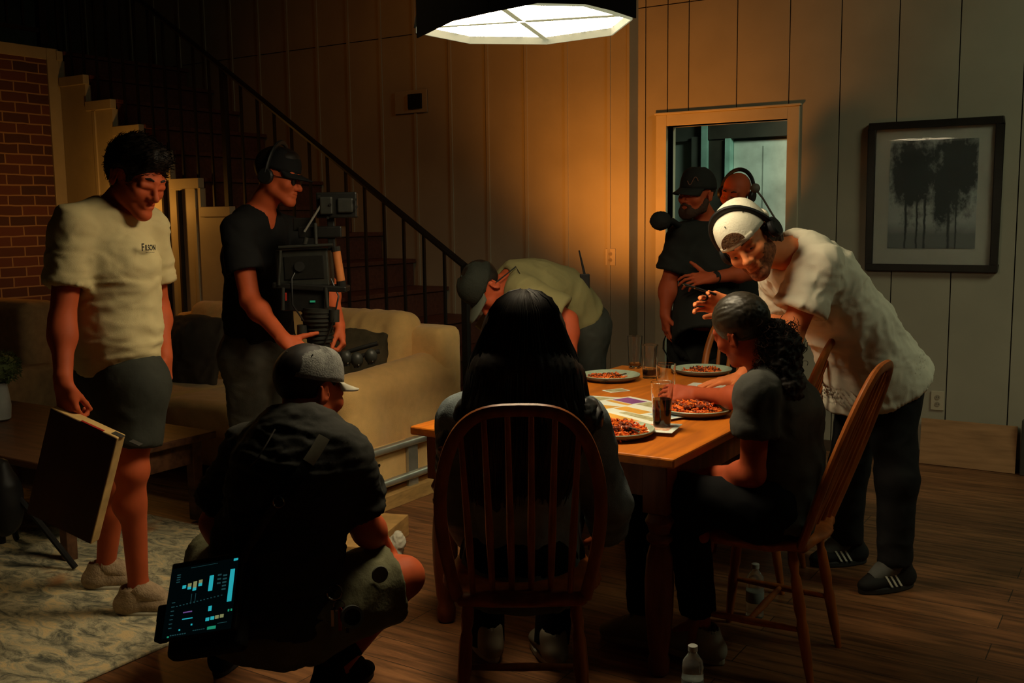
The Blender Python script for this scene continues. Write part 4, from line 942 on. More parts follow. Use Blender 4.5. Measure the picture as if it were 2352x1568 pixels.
        for q in ('L', 'R'):
            g.cone(nk1, J['s'+q], .052*b+l*.6, .053*b+l*.8, .05)
            if q in sleeves:
                a, e = J['s'+q], J['e'+q]; en = lerp(a, e, min(1, sleeve)); r1 = .056*b+sl_r+l
                if sleeve <= 1: g.cone(a, en, .054*b+l*.8, r1, .035, flat1=True)
                else:
                    w2 = lerp(e, J['w'+q], sleeve-1); g.cone(a, e, .058*b+l, .052*b+l, .035); g.cone(e, w2, .052*b+l, .040*b+l, .03, flat1=True)
        if armhole and sleeve <= 1:
            for q in sleeves:
                a, e = J['s'+q], J['e'+q]; en = lerp(a, e, sleeve); dd = nrm(e-a); g.cone(en-dd*.028, en+dd*.03, .047*b+sl_r, r1-.010, .004, op='c')
        dn = nrm(hem-J['wa']); g.cone(hem-dn*.03, hem+dn*.03, hw*b+l-.020, hw*b+l-.020, .004, V, hd*b+l-.020, hd*b+l-.020, op='c')
        nd_ = nrm(s.H(0, -.015, -.05)-J['nk']); g.cone(J['nk']-nd_*.03, J['nk']+nd_*.12, .068*s.k, .075*s.k, .008, op='c')
        if vneck: g.cone(J['nk']+s.fr*.06, J['nk']+s.fr*.13-np.array([0, 0, .09]), .045, .008, .01, op='c')
        s.cloth(name, g, m, res, fold)
    def pants(s, m, frac=.93, loose=.014, res=.009, fold=None, name='trousers', cuff=.052, rise=None):
        J, b = s.J, s.b*s.k; g = Sdf(); V = nrm(J['hL']-J['hR'])
        top = J['pe']+(J['wa']-J['pe'])*.45
        g.cone(top, J['pe'], .140*b+loose, .158*b+loose, .05, V, .105*b+loose, .118*b+loose, flat0=True)
        for q in ('L', 'R'):
            h, kn, an = J['h'+q], J['k'+q], J['a'+q]; l = loose
            g.cone(J['pe']*.4+h*.6, h, .11*b+l, .095*b+l, .06)
            if frac < 0:
                en = lerp(h, kn, -frac); g.cone(h, en, .098*b+l, .088*b+l, .05, flat1=True); dd = nrm(kn-h); g.cone(en-dd*.018, en+dd*.03, .066*b+l, .066*b+l, .004, op='c')
            else:
                en = lerp(kn, an, frac); g.cone(h, kn, .094*b+l, .064*b+l, .05); g.cone(kn, en, .064*b+l, cuff*b+l, .04, flat1=True)
        s.cloth(name, g, m, res, fold)
    def shoe(s, q, m, msole, stripes=None, L_=.27, name='shoe', sock=None, sockh=.09):
        an = s.J['a'+q].copy(); t = nrm(np.array([s.J['t'+q][0], s.J['t'+q][1], 0])); z = s.J.get('fz'+q, 0.0); lat = np.cross(t, [0, 0, 1]); up = np.array([0, 0, 1.])
        o = np.array([an[0], an[1], z])-t*.06; g = Sdf()
        g.cone(o+up*.045, o+t*.17+up*.038, .036, .042, .03, lat, .040, .026); g.ball(o+t*.20+up*.03, (.028, .028, .024), .03)
        g.cone(o+up*.06+t*.01, o+up*.09+t*.025, .036, .036, .02); g.cone(o+up*.090+t*.055, o+t*.15+up*.055, .036, .026, .03); g.cone(o+up*.05+t*.03, o+up*.105+t*.035, .042, .042, .02)
        g.cone(o+t*.03+up*.10, o+t*.03+up*.17, .034, .034, .006, op='c'); g.cone(o-t*.1+up*-.06, o+t*.35+up*-.06, .07, .07, .004, op='c')
        sh = s.cloth(name, g, m, .006)
        b = MB(); P = []
        for a in np.linspace(0, 2*math.pi, 28, endpoint=False):
            x = math.cos(a); y = math.sin(a); lx = .084+.142*x if x > 0 else .084+.118*x; P.append(o+t*(lx)+lat*y*(.043+.006*x)+up*.0)
        b.prism(P, (0, 0, .026)); so = b.build('sole', msole, sh, org=s.org, bevel=.006)
        b = MB()
        for i in range(4): p = o+t*(.085+.024*i)+up*(.118-.017*i); b.tube([p-lat*.022, p+up*.008, p+lat*.022], .0035, 6)
        b.build('laces', MATS.get('lace_white') or mat('lace_white', (.5, .48, .4), .8), sh, org=s.org, smooth=True)
        if sock is not None:
            b = MB(); ax = nrm(s.J['k'+q]-an); b.tube([o+t*.165+up*.055, o+t*.125+up*.078, o+t*.08+up*.095, o+t*.055+up*.12, an+ax*sockh], [.028, .038, .045, .047, .046], 20); b.build('sock', sock, s.root, org=s.org, smooth=True)
        if stripes:
            for sd_ in (-1, 1):
                b = MB()
                for i in range(3):
                    p = o+t*(.055+.022*i); a0 = p+lat*sd_*.0405+up*.028; a1 = p+t*.025+lat*sd_*.030+up*.073; b.prism([a0, a0+t*.009, a1+t*.009, a1], lat*sd_*.007)
                b.build('stripes', stripes, sh, org=s.org)
    def eyes(s):
        for q in (-1, 1):
            b = MB(); b.ball(s.H(q*.031, .0765, .0015), .0130*s.hs, s.R @ _rx(-math.pi/2), 16, 12)
            ey = b.build('eye', mat('eye_white', (.24, .18, .14), .3, var=0), s.root, smooth=True, org=s.org)
            b = MB(); b.ball(s.H(q*.031, .0858, .0005), np.array([.0056, .0042, .0056])*s.hs, s.R, 12, 8); b.build('iris', mat('iris_dark', (.03, .018, .01), .1, var=0), ey, smooth=True, org=s.org)
            b = MB(); b.tube([s.H(q*.014, .0955, .026), s.H(q*.030, .0935, .0315), s.H(q*.047, .081, .027)], [.0032*s.hs, .0042*s.hs, .002*s.hs], 8); b.build('eyebrow', s.hairm, s.root, smooth=True, org=s.org)
    def hair_short(s, m, thick=.02, seed=0, front=0.0, amp=.006, low=.0):
        g = Sdf(); h = s.hs; t = thick
        g.ball(s.H(0, -.020, .046), np.array([.079+t*.6, .099+t*.6, .088+t])*h, .02, s.R)
        g.ball(s.H(0, .045+front, .095), np.array([.058, .045, .030+t*.6])*h, .03, s.R)
        g.ball(s.H(0, .115, -.012), np.array([.10, .085, .068])*h, .015, s.R, op='c'); g.ball(s.H(0, -.02, -.125+low), np.array([.12, .13, .075])*h, .02, s.R, op='c')
        for q in (-1, 1): g.ball(s.H(q*.092, .006, -.012), np.array([.034, .040, .052])*h, .01, s.R, op='c')
        V, Q = g.mesh(.0055); N = vnormals(V, Q); L = (V-s.J['hd']) @ s.R
        n = pnoise(np.column_stack([L[:, 0]*70, L[:, 1]*18, L[:, 2]*30])+seed)
        V = V+N*(amp*n*1.2)[:, None]
        o = qmesh('hair', V, Q, m, s.root, loc=s.org)
        if thick > .01: s.tufts(o, V, N, m, 1100, .030, s.f*.9+s.u*.2, .0011, seed, .22)
        return o
    def tufts(s, par, V, N, m, n, L_, bias, r, seed=0, wob=.35, name='hair_strands', sel=None):
        rs = np.random.RandomState(seed+50); idx = np.arange(len(V)) if sel is None else np.where(sel)[0]; b = MB()
        for i in idx[rs.randint(0, len(idx), n)]:
            d = nrm(N[i]*.45+bias+rs.randn(3)*wob); t = nrm(d-N[i]*np.dot(d, N[i])*.75); l = L_*rs.uniform(.6, 1.15); p = V[i]-N[i]*.003
            P = [p, p+(t*.5+N[i]*.28)*l*.6, p+(t*.9+N[i]*.30)*l*.85, p+(t*1.1+N[i]*.18)*l+rs.randn(3)*.003]
            b.tube(P, [r, r, r*.8, r*.3], 4, cap=False)
        return b.build(name, m, par, org=s.org, smooth=True, fixn=False)
    def cap(s, m, back=False, tilt=0.0, size=1.0, brim_m=None, brim_len=.072, puff=.0, bdrop=.0):
        h = s.hs*size; Rt = s.R @ _rx(tilt); c = s.H(0, -.012, .040); g = -1 if back else 1
        def C_(x, y, z): return c+h*(Rt @ np.array([x, y, z]))
        b = MB(); n = 40; rows = []
        for i in range(13):
            a = i/12*math.pi/2; rad = math.cos(a)**.75; z = math.sin(a)
            rows.append([C_(.0855*rad*math.cos(p), .1055*rad*math.sin(p)*(1+.02*g*math.sin(p)), -.004+(.094+puff)*z+(.012 if g*math.sin(p) > 0 else 0)*math.sin(a*2)) for p in np.arange(n)*2*math.pi/n])
        V = np.vstack([np.array(r_) for r_ in rows]); Fc = [(i*n+j, i*n+(j+1) % n, (i+1)*n+(j+1) % n, (i+1)*n+j) for i in range(12) for j in range(n)]
        V = V+(pnoise(V*22)*.004)[:, None]*s.u
        b.add(V, Fc); o = b.build('cap', m, s.root, smooth=True, org=s.org); md = o.modifiers.new('thick', 'SOLIDIFY'); md.thickness = .004; md.offset = -1
        b = MB(); na, nr = 17, 6; top = []
        for j in range(nr):
            for i in range(na):
                p = math.radians(-62+124*i/(na-1)); rr = 1+j/(nr-1)*1.0
                x = .0855*math.sin(p)*(1+.0*j); y0 = .1055*math.cos(p); y = y0+(brim_len*(math.cos(p*1.25)**.8 if abs(p*1.25) < math.pi/2 else 0))*j/(nr-1)
                top.append(C_(x*(1-.10*j/(nr-1)), g*y, -.002-bdrop*j/(nr-1)-.016*(x/.08)**2*(j/(nr-1))-.010*j/(nr-1)))
        Fq = [(j*na+i, j*na+i+1, (j+1)*na+i+1, (j+1)*na+i) for j in range(nr-1) for i in range(na-1)]
        b.add(top, Fq); br = b.build('brim', brim_m or m, o, smooth=True, org=s.org); md = br.modifiers.new('thick', 'SOLIDIFY'); md.thickness = .005; md.offset = 0
        b = MB(); b.ball(C_(0, 0, .091+puff), (.008*h, .008*h, .005*h), Rt); b.build('button', m, o, smooth=True, org=s.org)
        b = MB()
        for a in range(6):
            p = a*math.pi/3+.52; b.ball(C_(.0855*.80*math.cos(p), .1055*.80*math.sin(p), .062+puff*.6), .0022*h, None, 8, 6)
        b.build('eyelet', m_dark, o, org=s.org)
        s.C_ = C_; return o
    def headphones(s, m, band_tilt=0.0, mic=False, lift=.0, wid=.0):
        h = s.hs; Rt = s.R @ _rx(band_tilt); c = s.H(0, -.014, .0)
        def C_(x, y, z): return c+h*(Rt @ np.array([x, y, z]))
        pts = [C_((.098+wid)*math.cos(a), 0, .012+(.132+lift)*math.sin(a)) for a in np.linspace(0, math.pi, 21)]
        b = MB(); b.tube(pts, .008*h, 8, flat=1.5, up=Rt[:, 1]); o = b.build('headphone_band', m, s.root, smooth=True, org=s.org)
        for q in (-1, 1):
            b = MB(); Rc = np.column_stack([Rt[:, 1], Rt[:, 2], Rt[:, 0]]); b.lathe([(.028*h, -.012*h), (.036*h, -.004*h), (.036*h, .008*h), (.030*h, .014*h), (1e-6, .015*h)], C_(q*(.094+wid), 0, -.004), 24, Rc if q > 0 else Rc @ np.diag([1, -1, -1])); b.build('ear_cup', m, o, smooth=True, org=s.org)
        if mic:
            q = mic; p = [C_(q*.10, .0, -.01), C_(q*.10, .05, -.035), C_(q*.075, .095, -.055)]; b = MB(); b.tube(p, .0035, 8); b.ball(p[-1], .011); b.build('boom_mic', m, o, smooth=True, org=s.org)
        return o
SK = mat('skin_warm', (.46, .088, .028), .6, var=.06, vs=14, spec=.2); SK2 = mat('skin_light', (.74, .225, .080), .55, var=.06, vs=14, spec=.25); SK3 = mat('skin_deep', (.38, .070, .024), .6, var=.06, vs=14, spec=.2)
m_hair = mat('dark_hair', (.014, .009, .006), .6, spec=.3, var=.3, vs=40); m_rub = mat('shoe_sole', (.42, .38, .28), .6)

def JJ(d):
    o = {}
    for k, v in d.items():
        v = tuple(v)
        o[k] = W(*v) if len(v) == 3 else (Zp(v[0], v[1], v[3]) if v[2] == 'z' else v)
    return o
def report(n, p):
    J = p.J; L = lambda a, b: np.linalg.norm(J[a]-J[b])
    print('PERSON %s ua %.2f %.2f fa %.2f %.2f thigh %.2f %.2f shin %.2f %.2f sh %.2f torso %.2f headz %.2f kz %.2f %.2f az %.2f %.2f hipz %.2f nk-hd %.2f' % (n, L('sL', 'eL'), L('sR', 'eR'), L('eL', 'wL'), L('eR', 'wR'), L('hL', 'kL'), L('hR', 'kR'), L('kL', 'aL'), L('kR', 'aR'), L('sL', 'sR'), L('nk', 'pe'), J['hd'][2], J['kL'][2], J['kR'][2], J['aL'][2], J['aR'][2], J['pe'][2], L('nk', 'hd')))

# ---- A: standing man, cream T-shirt, holding an apple box
J = JJ(dict(hd=(312, 412, 3.72), nk=(255, 490, 3.76), ch=(256, 610, 3.72), wa=(264, 760, 3.74), pe=(272, 870, 3.78),
            sR=(168, 520, 3.60), eR=(143, 735, 3.52), wR=(146, 880, 3.42), sL=(338, 522, 3.88), eL=(362, 705, 3.97), wL=(378, 820, 3.84),
            hR=(232, 885, 3.86), kR=(262, 1110, 3.92), aR=(243, 1300, 4.02), hL=(310, 885, 3.70), kL=(300, 1080, 3.66), aL=(318, 1345, 3.74)))
J['tR'] = Dv(.95, .10, 0); J['tL'] = Dv(.95, .05, 0)
A = Person('standing man in a cream T-shirt and dark shorts holding a wooden box', J, Dv(.80, -.45, -.42), Dv(.36, -.10, .93), 1.02, 1.0, SK, 1.06, lid=.008); A.hairm = m_hair; A.fr = Dv(.6, -.8, 0)
report('A', A)
A.head(); A.torso(); A.arm('L'); A.arm('R'); A.leg('L'); A.leg('R')
A.hand('R', Dv(.10, .05, -1), Dv(.25, .9, 0), [(.55, 1.2, .9)]*4, (.15, .75, .4, .3), 0.02)
A.hand('L', Dv(.05, -.1, -1), Dv(-.9, .1, .1), [(.3, .5, .3), (.4, .5, .3), (.45, .6, .3), (.5, .6, .4)], (.6, .3, .3, .3), .06)
A.finish(); A.eyes()
m_cream = mat('cream_cotton', (.56, .47, .25), .92, var=.05, bump=.12, bs=400, spec=.1)
A.shirt(m_cream, .64, W(268, 842, 3.76), .014, fold=[dict(amp=.011, freq=(3.5, 3.5, 9)), dict(amp=.004, freq=(10, 10, 18), seed=4.)], hw=.152, hd=.12, sl_r=.006, res=.008)
A.pants(mat('charcoal_shorts', (.030, .032, .024), .85, var=.1, bump=.1), -.70, .016, name='shorts', fold=dict(amp=.006, freq=(8, 8, 6)))
A.hair_short(m_hair, .017, 1, .012, .006)
m_run = mat('tan_mesh', (.40, .28, .17), .85, vs=40, bump=.4, bs=140)
A.shoe('R', m_run, m_rub, sock=m_run, sockh=.0); A.shoe('L', m_run, m_rub, sock=m_run, sockh=.0)
# lettering on the chest
def text_on(txt, name, size, pos, xdir, updir, m_, parent, org, ext=.0006, xs=1.0):
    cu = bpy.data.curves.new(name, 'FONT'); cu.body = txt; cu.size = size; cu.extrude = ext; cu.align_x = 'CENTER'; cu.space_character = 1.02; cu.offset = size*.018
    o = bpy.data.objects.new(name, cu); S.collection.objects.link(o); bpy.context.view_layer.update()
    me = bpy.data.meshes.new_from_object(o.evaluated_get(bpy.context.evaluated_depsgraph_get())); bpy.data.objects.remove(o)
    x = nrm(xdir); u = nrm(updir-x*np.dot(updir, x)); n = np.cross(x, u); R = np.column_stack([x, u, n]); k = len(me.vertices); a = np.empty(k*3); me.vertices.foreach_get('co', a); a = a.reshape(-1, 3)
    a[:, 0] *= xs; a = a @ R.T+np.array(pos)-np.array(org); me.vertices.foreach_set('co', a.ravel()); me.materials.clear(); me.materials.append(m_); me.update()
    o = bpy.data.objects.new(name, me); S.collection.objects.link(o); o.parent = parent; return o
def surf_depth(obj, px, py, org):
    """where the line of sight through a point of the shirt meets the cloth"""
    me = obj.data; k = len(me.vertices); a = np.empty(k*3); me.vertices.foreach_get('co', a); a = a.reshape(-1, 3)+np.array(org)
    r = ray(px, py); r = r/np.linalg.norm(r); d = a-C0; t = d @ r; off = np.linalg.norm(d-np.outer(t, r), axis=1); near = off < .02
    return C0+r*(t[near].min() if near.any() else 3.5)
shirt = [c for c in A.root.children if c.name.startswith('shirt')][0]
m_ink = mat('print_ink', (.02, .02, .018), .8)
p0 = surf_depth(shirt, 326, 576, A.org); p1 = surf_depth(shirt, 357, 575, A.org); xd = nrm(p1-p0+1e-6); pm = (p0+p1)/2
ctr = pm+Dv(.05, -1, 0)*.006
sh = text_on('F', 'shirt_print', .038, W(328.5, 576, np.dot(p0, FW)-.012), xd, Dv(0, 0, 1), m_ink, shirt, A.org, xs=.75)
text_on('ILSON', 'shirt_print', .028, W(345.5, 574.5, np.dot(pm, FW)-.010), xd, Dv(0, 0, 1), m_ink, shirt, A.org, xs=.62)
b = MB(); zz = np.dot(pm, FW)-.010
for k in range(7):
    x = 335+2.9*k; b.tube([W(x, 578.5+(k % 2), zz), W(x+1.2, 580.5-(k % 3)*.6, zz), W(x+2.3, 578.6, zz)], .0007, 4)
b.build('shirt_print', m_ink, shirt, org=A.org)
# apple box in his right hand
TL, TR, BR, BL = W(118, 935, 3.40), W(272, 1006, 3.34), W(202, 1250, 3.40), W(62, 1178, 3.46)
ex = nrm(TR-TL); ez = nrm(TL-BL); ez = nrm(ez-ex*np.dot(ez, ex)); ey = np.cross(ez, ex)
wb, hb, tb_ = np.linalg.norm(TR-TL), np.linalg.norm(TL-BL), .046
cen = (TL+TR+BL+BR)/4+ey*tb_/2; Rb = np.column_stack([ex, ey, ez])
print('box', wb, hb)
ab = thing('apple_box', 'flat wooden apple box carried upright by the man in the cream T-shirt', 'box', cen)
b = MB(); b.box((0, 0, 0), (wb, tb_, hb), Rb); b.build('box', mat('aged_ply', (.62, .40, .15), .6, vs=5, stretch=(3, 3, 3)), ab, bevel=.004)
b = MB(); b.box(Rb @ np.array([0, -tb_/2-.0008, 0]), (wb-.006, .0016, hb-.006), Rb); b.build('face_board', mat('red_brown_stain', (.085, .030, .020), .6), ab)
for q in (.47, .73):
    b = MB(); b.box(Rb @ np.array([wb*(q-.02), 0, hb/2+.0005]), (.040, .024, .002), Rb); b.build('hand_hole', m_dark, ab, bevel=.0005)
b = MB(); b.box(Rb @ np.array([wb*.12, -tb_*.40, hb/2+.0008]), (.09, .010, .001), Rb); b.build('red_tape', mat('red_tape', (.35, .02, .015), .5), ab)

# ---- B: camera operator
J = JJ(dict(hd=(640, 408, 4.70), nk=(592, 492, 4.74), ch=(588, 590, 4.74), wa=(592, 710, 4.74), pe=(598, 800, 4.76),
            sR=(545, 530, 4.58), eR=(575, 690, 4.50), wR=(655, 782, 4.34), sL=(665, 532, 4.95), eL=(752, 655, 4.82), wL=(778, 748, 4.62),
            hR=(568, 820, 4.70), kR=(575, 1010, 4.68), aR=(585, 1195, 4.74), hL=(628, 820, 4.84), kL=(640, 1010, 4.86), aL=(640, 1190, 4.92)))
J['tR'] = J['tL'] = Dv(.9, -.35, 0)
Bp = Person('man in black T-shirt, cap and headphones standing behind the camera rig', J, Dv(.93, -.22, -.25), Dv(.22, 0, .97), 1.02, 1.04, SK, 1.0); Bp.hairm = m_hair; Bp.fr = Dv(.85, -.5, 0)
report('B', Bp)
Bp.head(); Bp.torso(); Bp.arm('L'); Bp.arm('R'); Bp.leg('L'); Bp.leg('R')
Bp.hand('R', Dv(.75, -.25, -.45), Dv(.2, .5, -.75), [(.5, .9, .6)]*4, (.9, -.1, .1, .0), .03)
Bp.hand('L', Dv(.25, -.3, -.9), Dv(-.6, -.2, -.3), [(.9, 1.2, .8)]*4, (.4, .6, .5, .4), .0)
Bp.finish(); Bp.eyes()
m_bt = mat('black_cotton', (.012, .012, .012), .9, var=.1, bump=.1, spec=.1)
Bp.shirt(m_bt, .60, W(598, 800, 4.76), .010, fold=dict(amp=.007, freq=(6, 6, 8)), vneck=True)
Bp.pants(mat('grey_denim', (.085, .082, .066), .85, vs=12, bump=.2, bs=200), .93, .016, fold=dict(amp=.007, freq=(8, 8, 14)))
Bp.cap(m_bt, tilt=-.08); Bp.headphones(m_blk, wid=.004, lift=.012)
Bp.hair_short(m_hair, .004, 2, -.01, .002)
for q in 'LR': Bp.shoe(q, m_bt, m_rub)
b = MB()
for q in (-1, 1): b.lathe([(.018, 0), (.0205, .001), (.0205, .002), (.018, .003)], Bp.H(q*.032, .094, .0), 20, np.column_stack([Bp.r, Bp.u, -Bp.f]))
b.cyl(Bp.H(-.013, .10, .004), Bp.H(.013, .10, .004), .0016); b.cyl(Bp.H(-.052, .088, .004), Bp.H(-.082, 0, .006), .0016); b.cyl(Bp.H(.052, .088, .004), Bp.H(.082, 0, .006), .0016)
b.build('spectacles', m_iron, Bp.root, org=Bp.org)
# camera rig
CY = 4.42
rg = thing('camera_rig', 'black camera rig with monitor and lens held by the man in headphones', 'camera', W(720, 840, CY)); RO_ = W(720, 840, CY)
m_cam = mat('camera_black', (.010, .010, .009), .4, vs=50); m_cam2 = mat('camera_grey', (.022, .023, .019), .45, vs=30); fx = Dv(1, 0, 0); Rr = np.column_stack([RT, FW, [0, 0, 1]])
def cbox(name, x0, y0, x1, y1, Y, dpt, m_=None, rot=0.0, par=None, bev=.006):
    a = W(x0, y0, Y); c = W(x1, y1, Y); w_ = np.dot(c-a, RT); h_ = a[2]-c[2]; b = MB(); b.box((a+c)/2, (w_, dpt, h_), Rr @ np.array([[math.cos(rot), 0, math.sin(rot)], [0, 1, 0], [-math.sin(rot), 0, math.cos(rot)]])); return b.build(name, m_ or m_cam, par or rg, org=RO_, bevel=bev)
mo = cbox('monitor', 727, 442, 822, 500, CY, .05)
cbox('battery', 735, 452, 765, 492, CY-.035, .03, m_cam2, par=mo); cbox('port_panel', 775, 455, 812, 488, CY-.03, .02, m_cam2, par=mo)
b = MB(); b.tube([W(738, 470, CY-.04), W(716, 505, CY-.05), W(699, 532, CY-.05)], .005, 8); b.build('antenna', mat('grey_cable', (.14, .14, .12), .5), rg, org=RO_, smooth=True)
b = MB()
for px, py in ((733, 450), (817, 458), (819, 475), (753, 500), (758, 470)): b.cyl(W(px, py, CY-.045), W(px, py, CY-.055), .006)
b.build('screw', m_steel, mo, org=RO_)
cbox('post', 752, 498, 772, 575, CY+.02, .035); cbox('upper_plate', 690, 520, 790, 545, CY+.05, .12); cbox('viewfinder', 676, 500, 730, 530, CY+.05, .08)
bd = cbox('camera_body', 640, 572, 762, 655, CY+.06, .14, m_cam2, -.03); cbox('side_panel', 652, 588, 745, 640, CY-.012, .006, m_cam, -.03, bd, .002)
cbox('base_plate', 632, 652, 800, 664, CY+.03, .12, m_cam, .07)
b = MB(); b.cyl(W(772, 576, CY), W(783, 645, CY), .019, n=14); b.build('wooden_handle', mat('handle_wood', (.40, .13, .035), .5), rg, org=RO_, smooth=True)
b = MB(); b.cyl(W(770, 566, CY), W(772, 577, CY), .021); b.cyl(W(783, 645, CY), W(785, 662, CY), .021); b.build('handle_cap', m_cam, rg, org=RO_)
cbox('recorder', 655, 662, 752, 712, CY+.05, .12, m_cam, .03)
b = MB(); c0 = W(735, 700, CY+.03); zz = np.array([0, 0, 1.]); b.cyl(W(733, 706, CY+.03), W(733, 745, CY+.03), .075, .070, 24); b.cyl(W(733, 745, CY+.03), W(735, 785, CY+.03), .060, .056, 24); b.cyl(W(735, 785, CY+.03), W(737, 815, CY+.03), .045, .042, 24)
for y in (712, 722, 732, 752, 762, 772): b.cyl(W(733, y, CY+.03), W(733, y+4, CY+.03), .078 if y < 745 else .064, n=24)
b.build('lens', m_cam2, rg, org=RO_, smooth=True)
for y0, z in (((690, 838), (868, 788)), ((700, 852), (872, 806))):
    b = MB(); b.cyl(W(y0[0], y0[1], CY-.05), W(z[0], z[1], CY-.05), .010); b.build('rod', m_cam, rg, org=RO_, smooth=True)
for px, py in ((770, 838), (820, 826), (852, 818), (795, 822)):
    b = MB(); b.ball(W(px, py, CY-.06), (.028, .028, .034), None, 14, 8); b.cyl(W(px, py+4, CY-.06), W(px+1, py+18, CY-.06), .020, .016); b.build('knob', m_cam2, rg, org=RO_, smooth=True)
    b = MB(); b.ball(W(px+4, py+12, CY-.082), .004); b.build('knob_pin', m_steel, rg, org=RO_, smooth=True)
for a0, a1, r_ in (((640, 568), (764, 562), .007), ((650, 660), (650, 712), .008), ((748, 660), (752, 706), .008), ((644, 575), (640, 655), .007), ((700, 560), (704, 545), .010), ((724, 512), (726, 560), .008)):
    b = MB(); b.cyl(W(*a0, CY-.03), W(*a1, CY-.03), r_); b.build('cage_rail', m_cam2, rg, org=RO_, smooth=True)
for px, py in ((694, 760), (768, 725)):
    b = MB(); b.cyl(W(px, py-14, CY-.02), W(px, py+14, CY-.02), .022, n=16); b.build('focus_motor', m_cam2, rg, org=RO_, smooth=True)
b = MB(); b.cyl(W(688, 612, CY-.014), W(688, 612, CY-.022), .022, n=20); b.build('dial', m_cam, bd, org=RO_, smooth=True)
cbox('red_tab', 655, 672, 659, 690, CY-.02, .004, mat('tool_red', (.4, .03, .02), .4), bev=0)
cbox('green_light', 712, 690, 724, 694, CY-.015, .004, mat('green_led', (.02, .2, .1), .5, emit=(.05, .8, .4), es=.12), bev=0)
b = MB(); b.tube([W(690, 600, CY+.02), W(670, 640, CY-.03), W(672, 700, CY-.04), W(700, 740, CY-.02)], .004, 6); b.tube([W(760, 640, CY), W(778, 680, CY-.03), W(765, 740, CY-.04), W(745, 790, CY-.03)], .004, 6); b.build('cable', m_cam, rg, org=RO_, smooth=True)

# ---- C: crouching man with tablet
J = JJ(dict(hd=(712, 900, 3.02), nk=(693, 990, 2.93), ch=(672, 1105, 2.90), wa=(640, 1255, 2.88), pe=(615, 1400, 2.90),
            sR=(785, 1056, 2.88), eR=(832, 1195, 2.97), wR=(893, 1280, 3.16), sL=(575, 1040, 3.06), eL=(495, 1200, 3.10), wL=(560, 1290, 3.22),
            hR=(700, 1405, 2.90), kR=(925, 1325, 3.08), aR=(770, 1530, 2.98), hL=(560, 1400, 2.98), kL=(500, 1270, 3.38), aL=(520, 1505, 3.28)))
J['tR'] = Dv(.55, .83, 0); J['tL'] = Dv(.1, 1, 0)
Cp = Person('crouching man seen from behind in black shirt, grey cap and olive shorts', J, Dv(.62, .70, -.30), Dv(.12, .18, .97), 1.05, 1.10, SK, 1.0); Cp.hairm = m_hair; Cp.fr = Dv(.4, .9, 0)
report('C', Cp)
Cp.head(); Cp.torso(); Cp.arm('L'); Cp.arm('R'); Cp.leg('L'); Cp.leg('R')
Cp.hand('R', Dv(-.1, .75, -.5), Dv(-.8, 0, -.4), None, None, .06, .0045); Cp.hand('L', Dv(.5, .75, -.4), Dv(.3, 0, -.9), None, None, .06, .005)
Cp.finish()
m_bk = mat('black_polo', (.026, .026, .022), .85, var=.1, bump=.1, spec=.15)
Cp.shirt(m_bk, .74, W(618, 1400, 2.89), .018, fold=[dict(amp=.013, freq=(5, 5, 15)), dict(amp=.005, freq=(14, 14, 26), seed=2.)], hw=.16, hd=.14, sl_r=.004, res=.008)
Cp.pants(mat('olive_shorts', (.13, .125, .065), .85, vs=10, bump=.2, bs=120), -.86, .020, name='shorts', fold=[dict(amp=.008, freq=(9, 9, 6))])
m_gc = mat('grey_felt_cap', (.165, .165, .15), .9, vs=60, bump=.3, bs=200); Cp.cap(m_gc, tilt=-.02, brim_m=mat('pale_brim', (.42, .40, .32), .8), size=1.03)
Cp.hair_short(m_hair, .004, 5, -.01, .002, low=.02)
for q in 'LR': Cp.J['fz'+q] = max(0, Cp.J['a'+q][2]-.09); 
for q in 'LR': Cp.shoe(q, m_bt, mat('black_sole', (.03, .03, .03), .7), sock=m_bt)
b = MB(); b.tube([Cp.H(.085, -.005, -.04), Cp.H(.075, -.045, -.062), Cp.H(.02, -.085, -.06), Cp.H(-.04, -.085, -.055), Cp.H(-.08, -.03, -.045)], .0028, 6); b.cyl(Cp.H(.0, -.095, -.062), Cp.H(.03, -.092, -.062), .007); b.build('neck_lanyard', mat('lanyard_grey', (.35, .32, .28), .6), Cp.root, smooth=True, org=Cp.org)
def drape(P, pts, lift=.008, obj='shirt'):
    o = [c for c in P.root.children if c.name.split('.')[0] == obj][0]
    return [surf_depth(o, px, py, P.org)-ray(px, py)/np.linalg.norm(ray(px, py))*lift for px, py in pts]
def strap(P, pts, w_, m_, name, lift=.008):
    L = drape(P, pts, lift); b = MB(); b.tube(L, w_/2, 8, flat=.16, up=nrm(np.cross(L[-1]-L[0], FW))); b.build(name, m_, P.root, smooth=True, org=P.org)
strap(Cp, [(745, 1003), (726, 1035), (708, 1062)], .034, mat('strap_grey', (.19, .18, .13), .7), 'shoulder_strap', .012)
strap(Cp, [(708, 1062), (690, 1090), (665, 1120), (640, 1150)], .034, m_bt, 'shoulder_strap', .010)
strap(Cp, [(640, 1150), (612, 1190), (590, 1225), (566, 1262), (556, 1290)], .024, mat('strap_black', (.03, .03, .026), .6), 'bag_strap', .010)
b = MB(); c = drape(Cp, [(640, 1152)], .016)[0]; b.tube([c+Dv(math.cos(a), 0, math.sin(a))*.016 for a in np.linspace(0, 2*math.pi, 17)], .003, 6, cap=False); b.build('strap_ring', m_steel, Cp.root, smooth=True, org=Cp.org)
strap(Cp, [(632, 985), (612, 1020), (590, 1055), (575, 1070)], .004, mat('thin_wire', (.10, .09, .08), .5), 'earpiece_wire', .004)
strap(Cp, [(520, 1140), (524, 1180), (534, 1220), (538, 1255)], .004, mat('thin_wire', (.10, .09, .08), .5), 'earpiece_wire', .004)
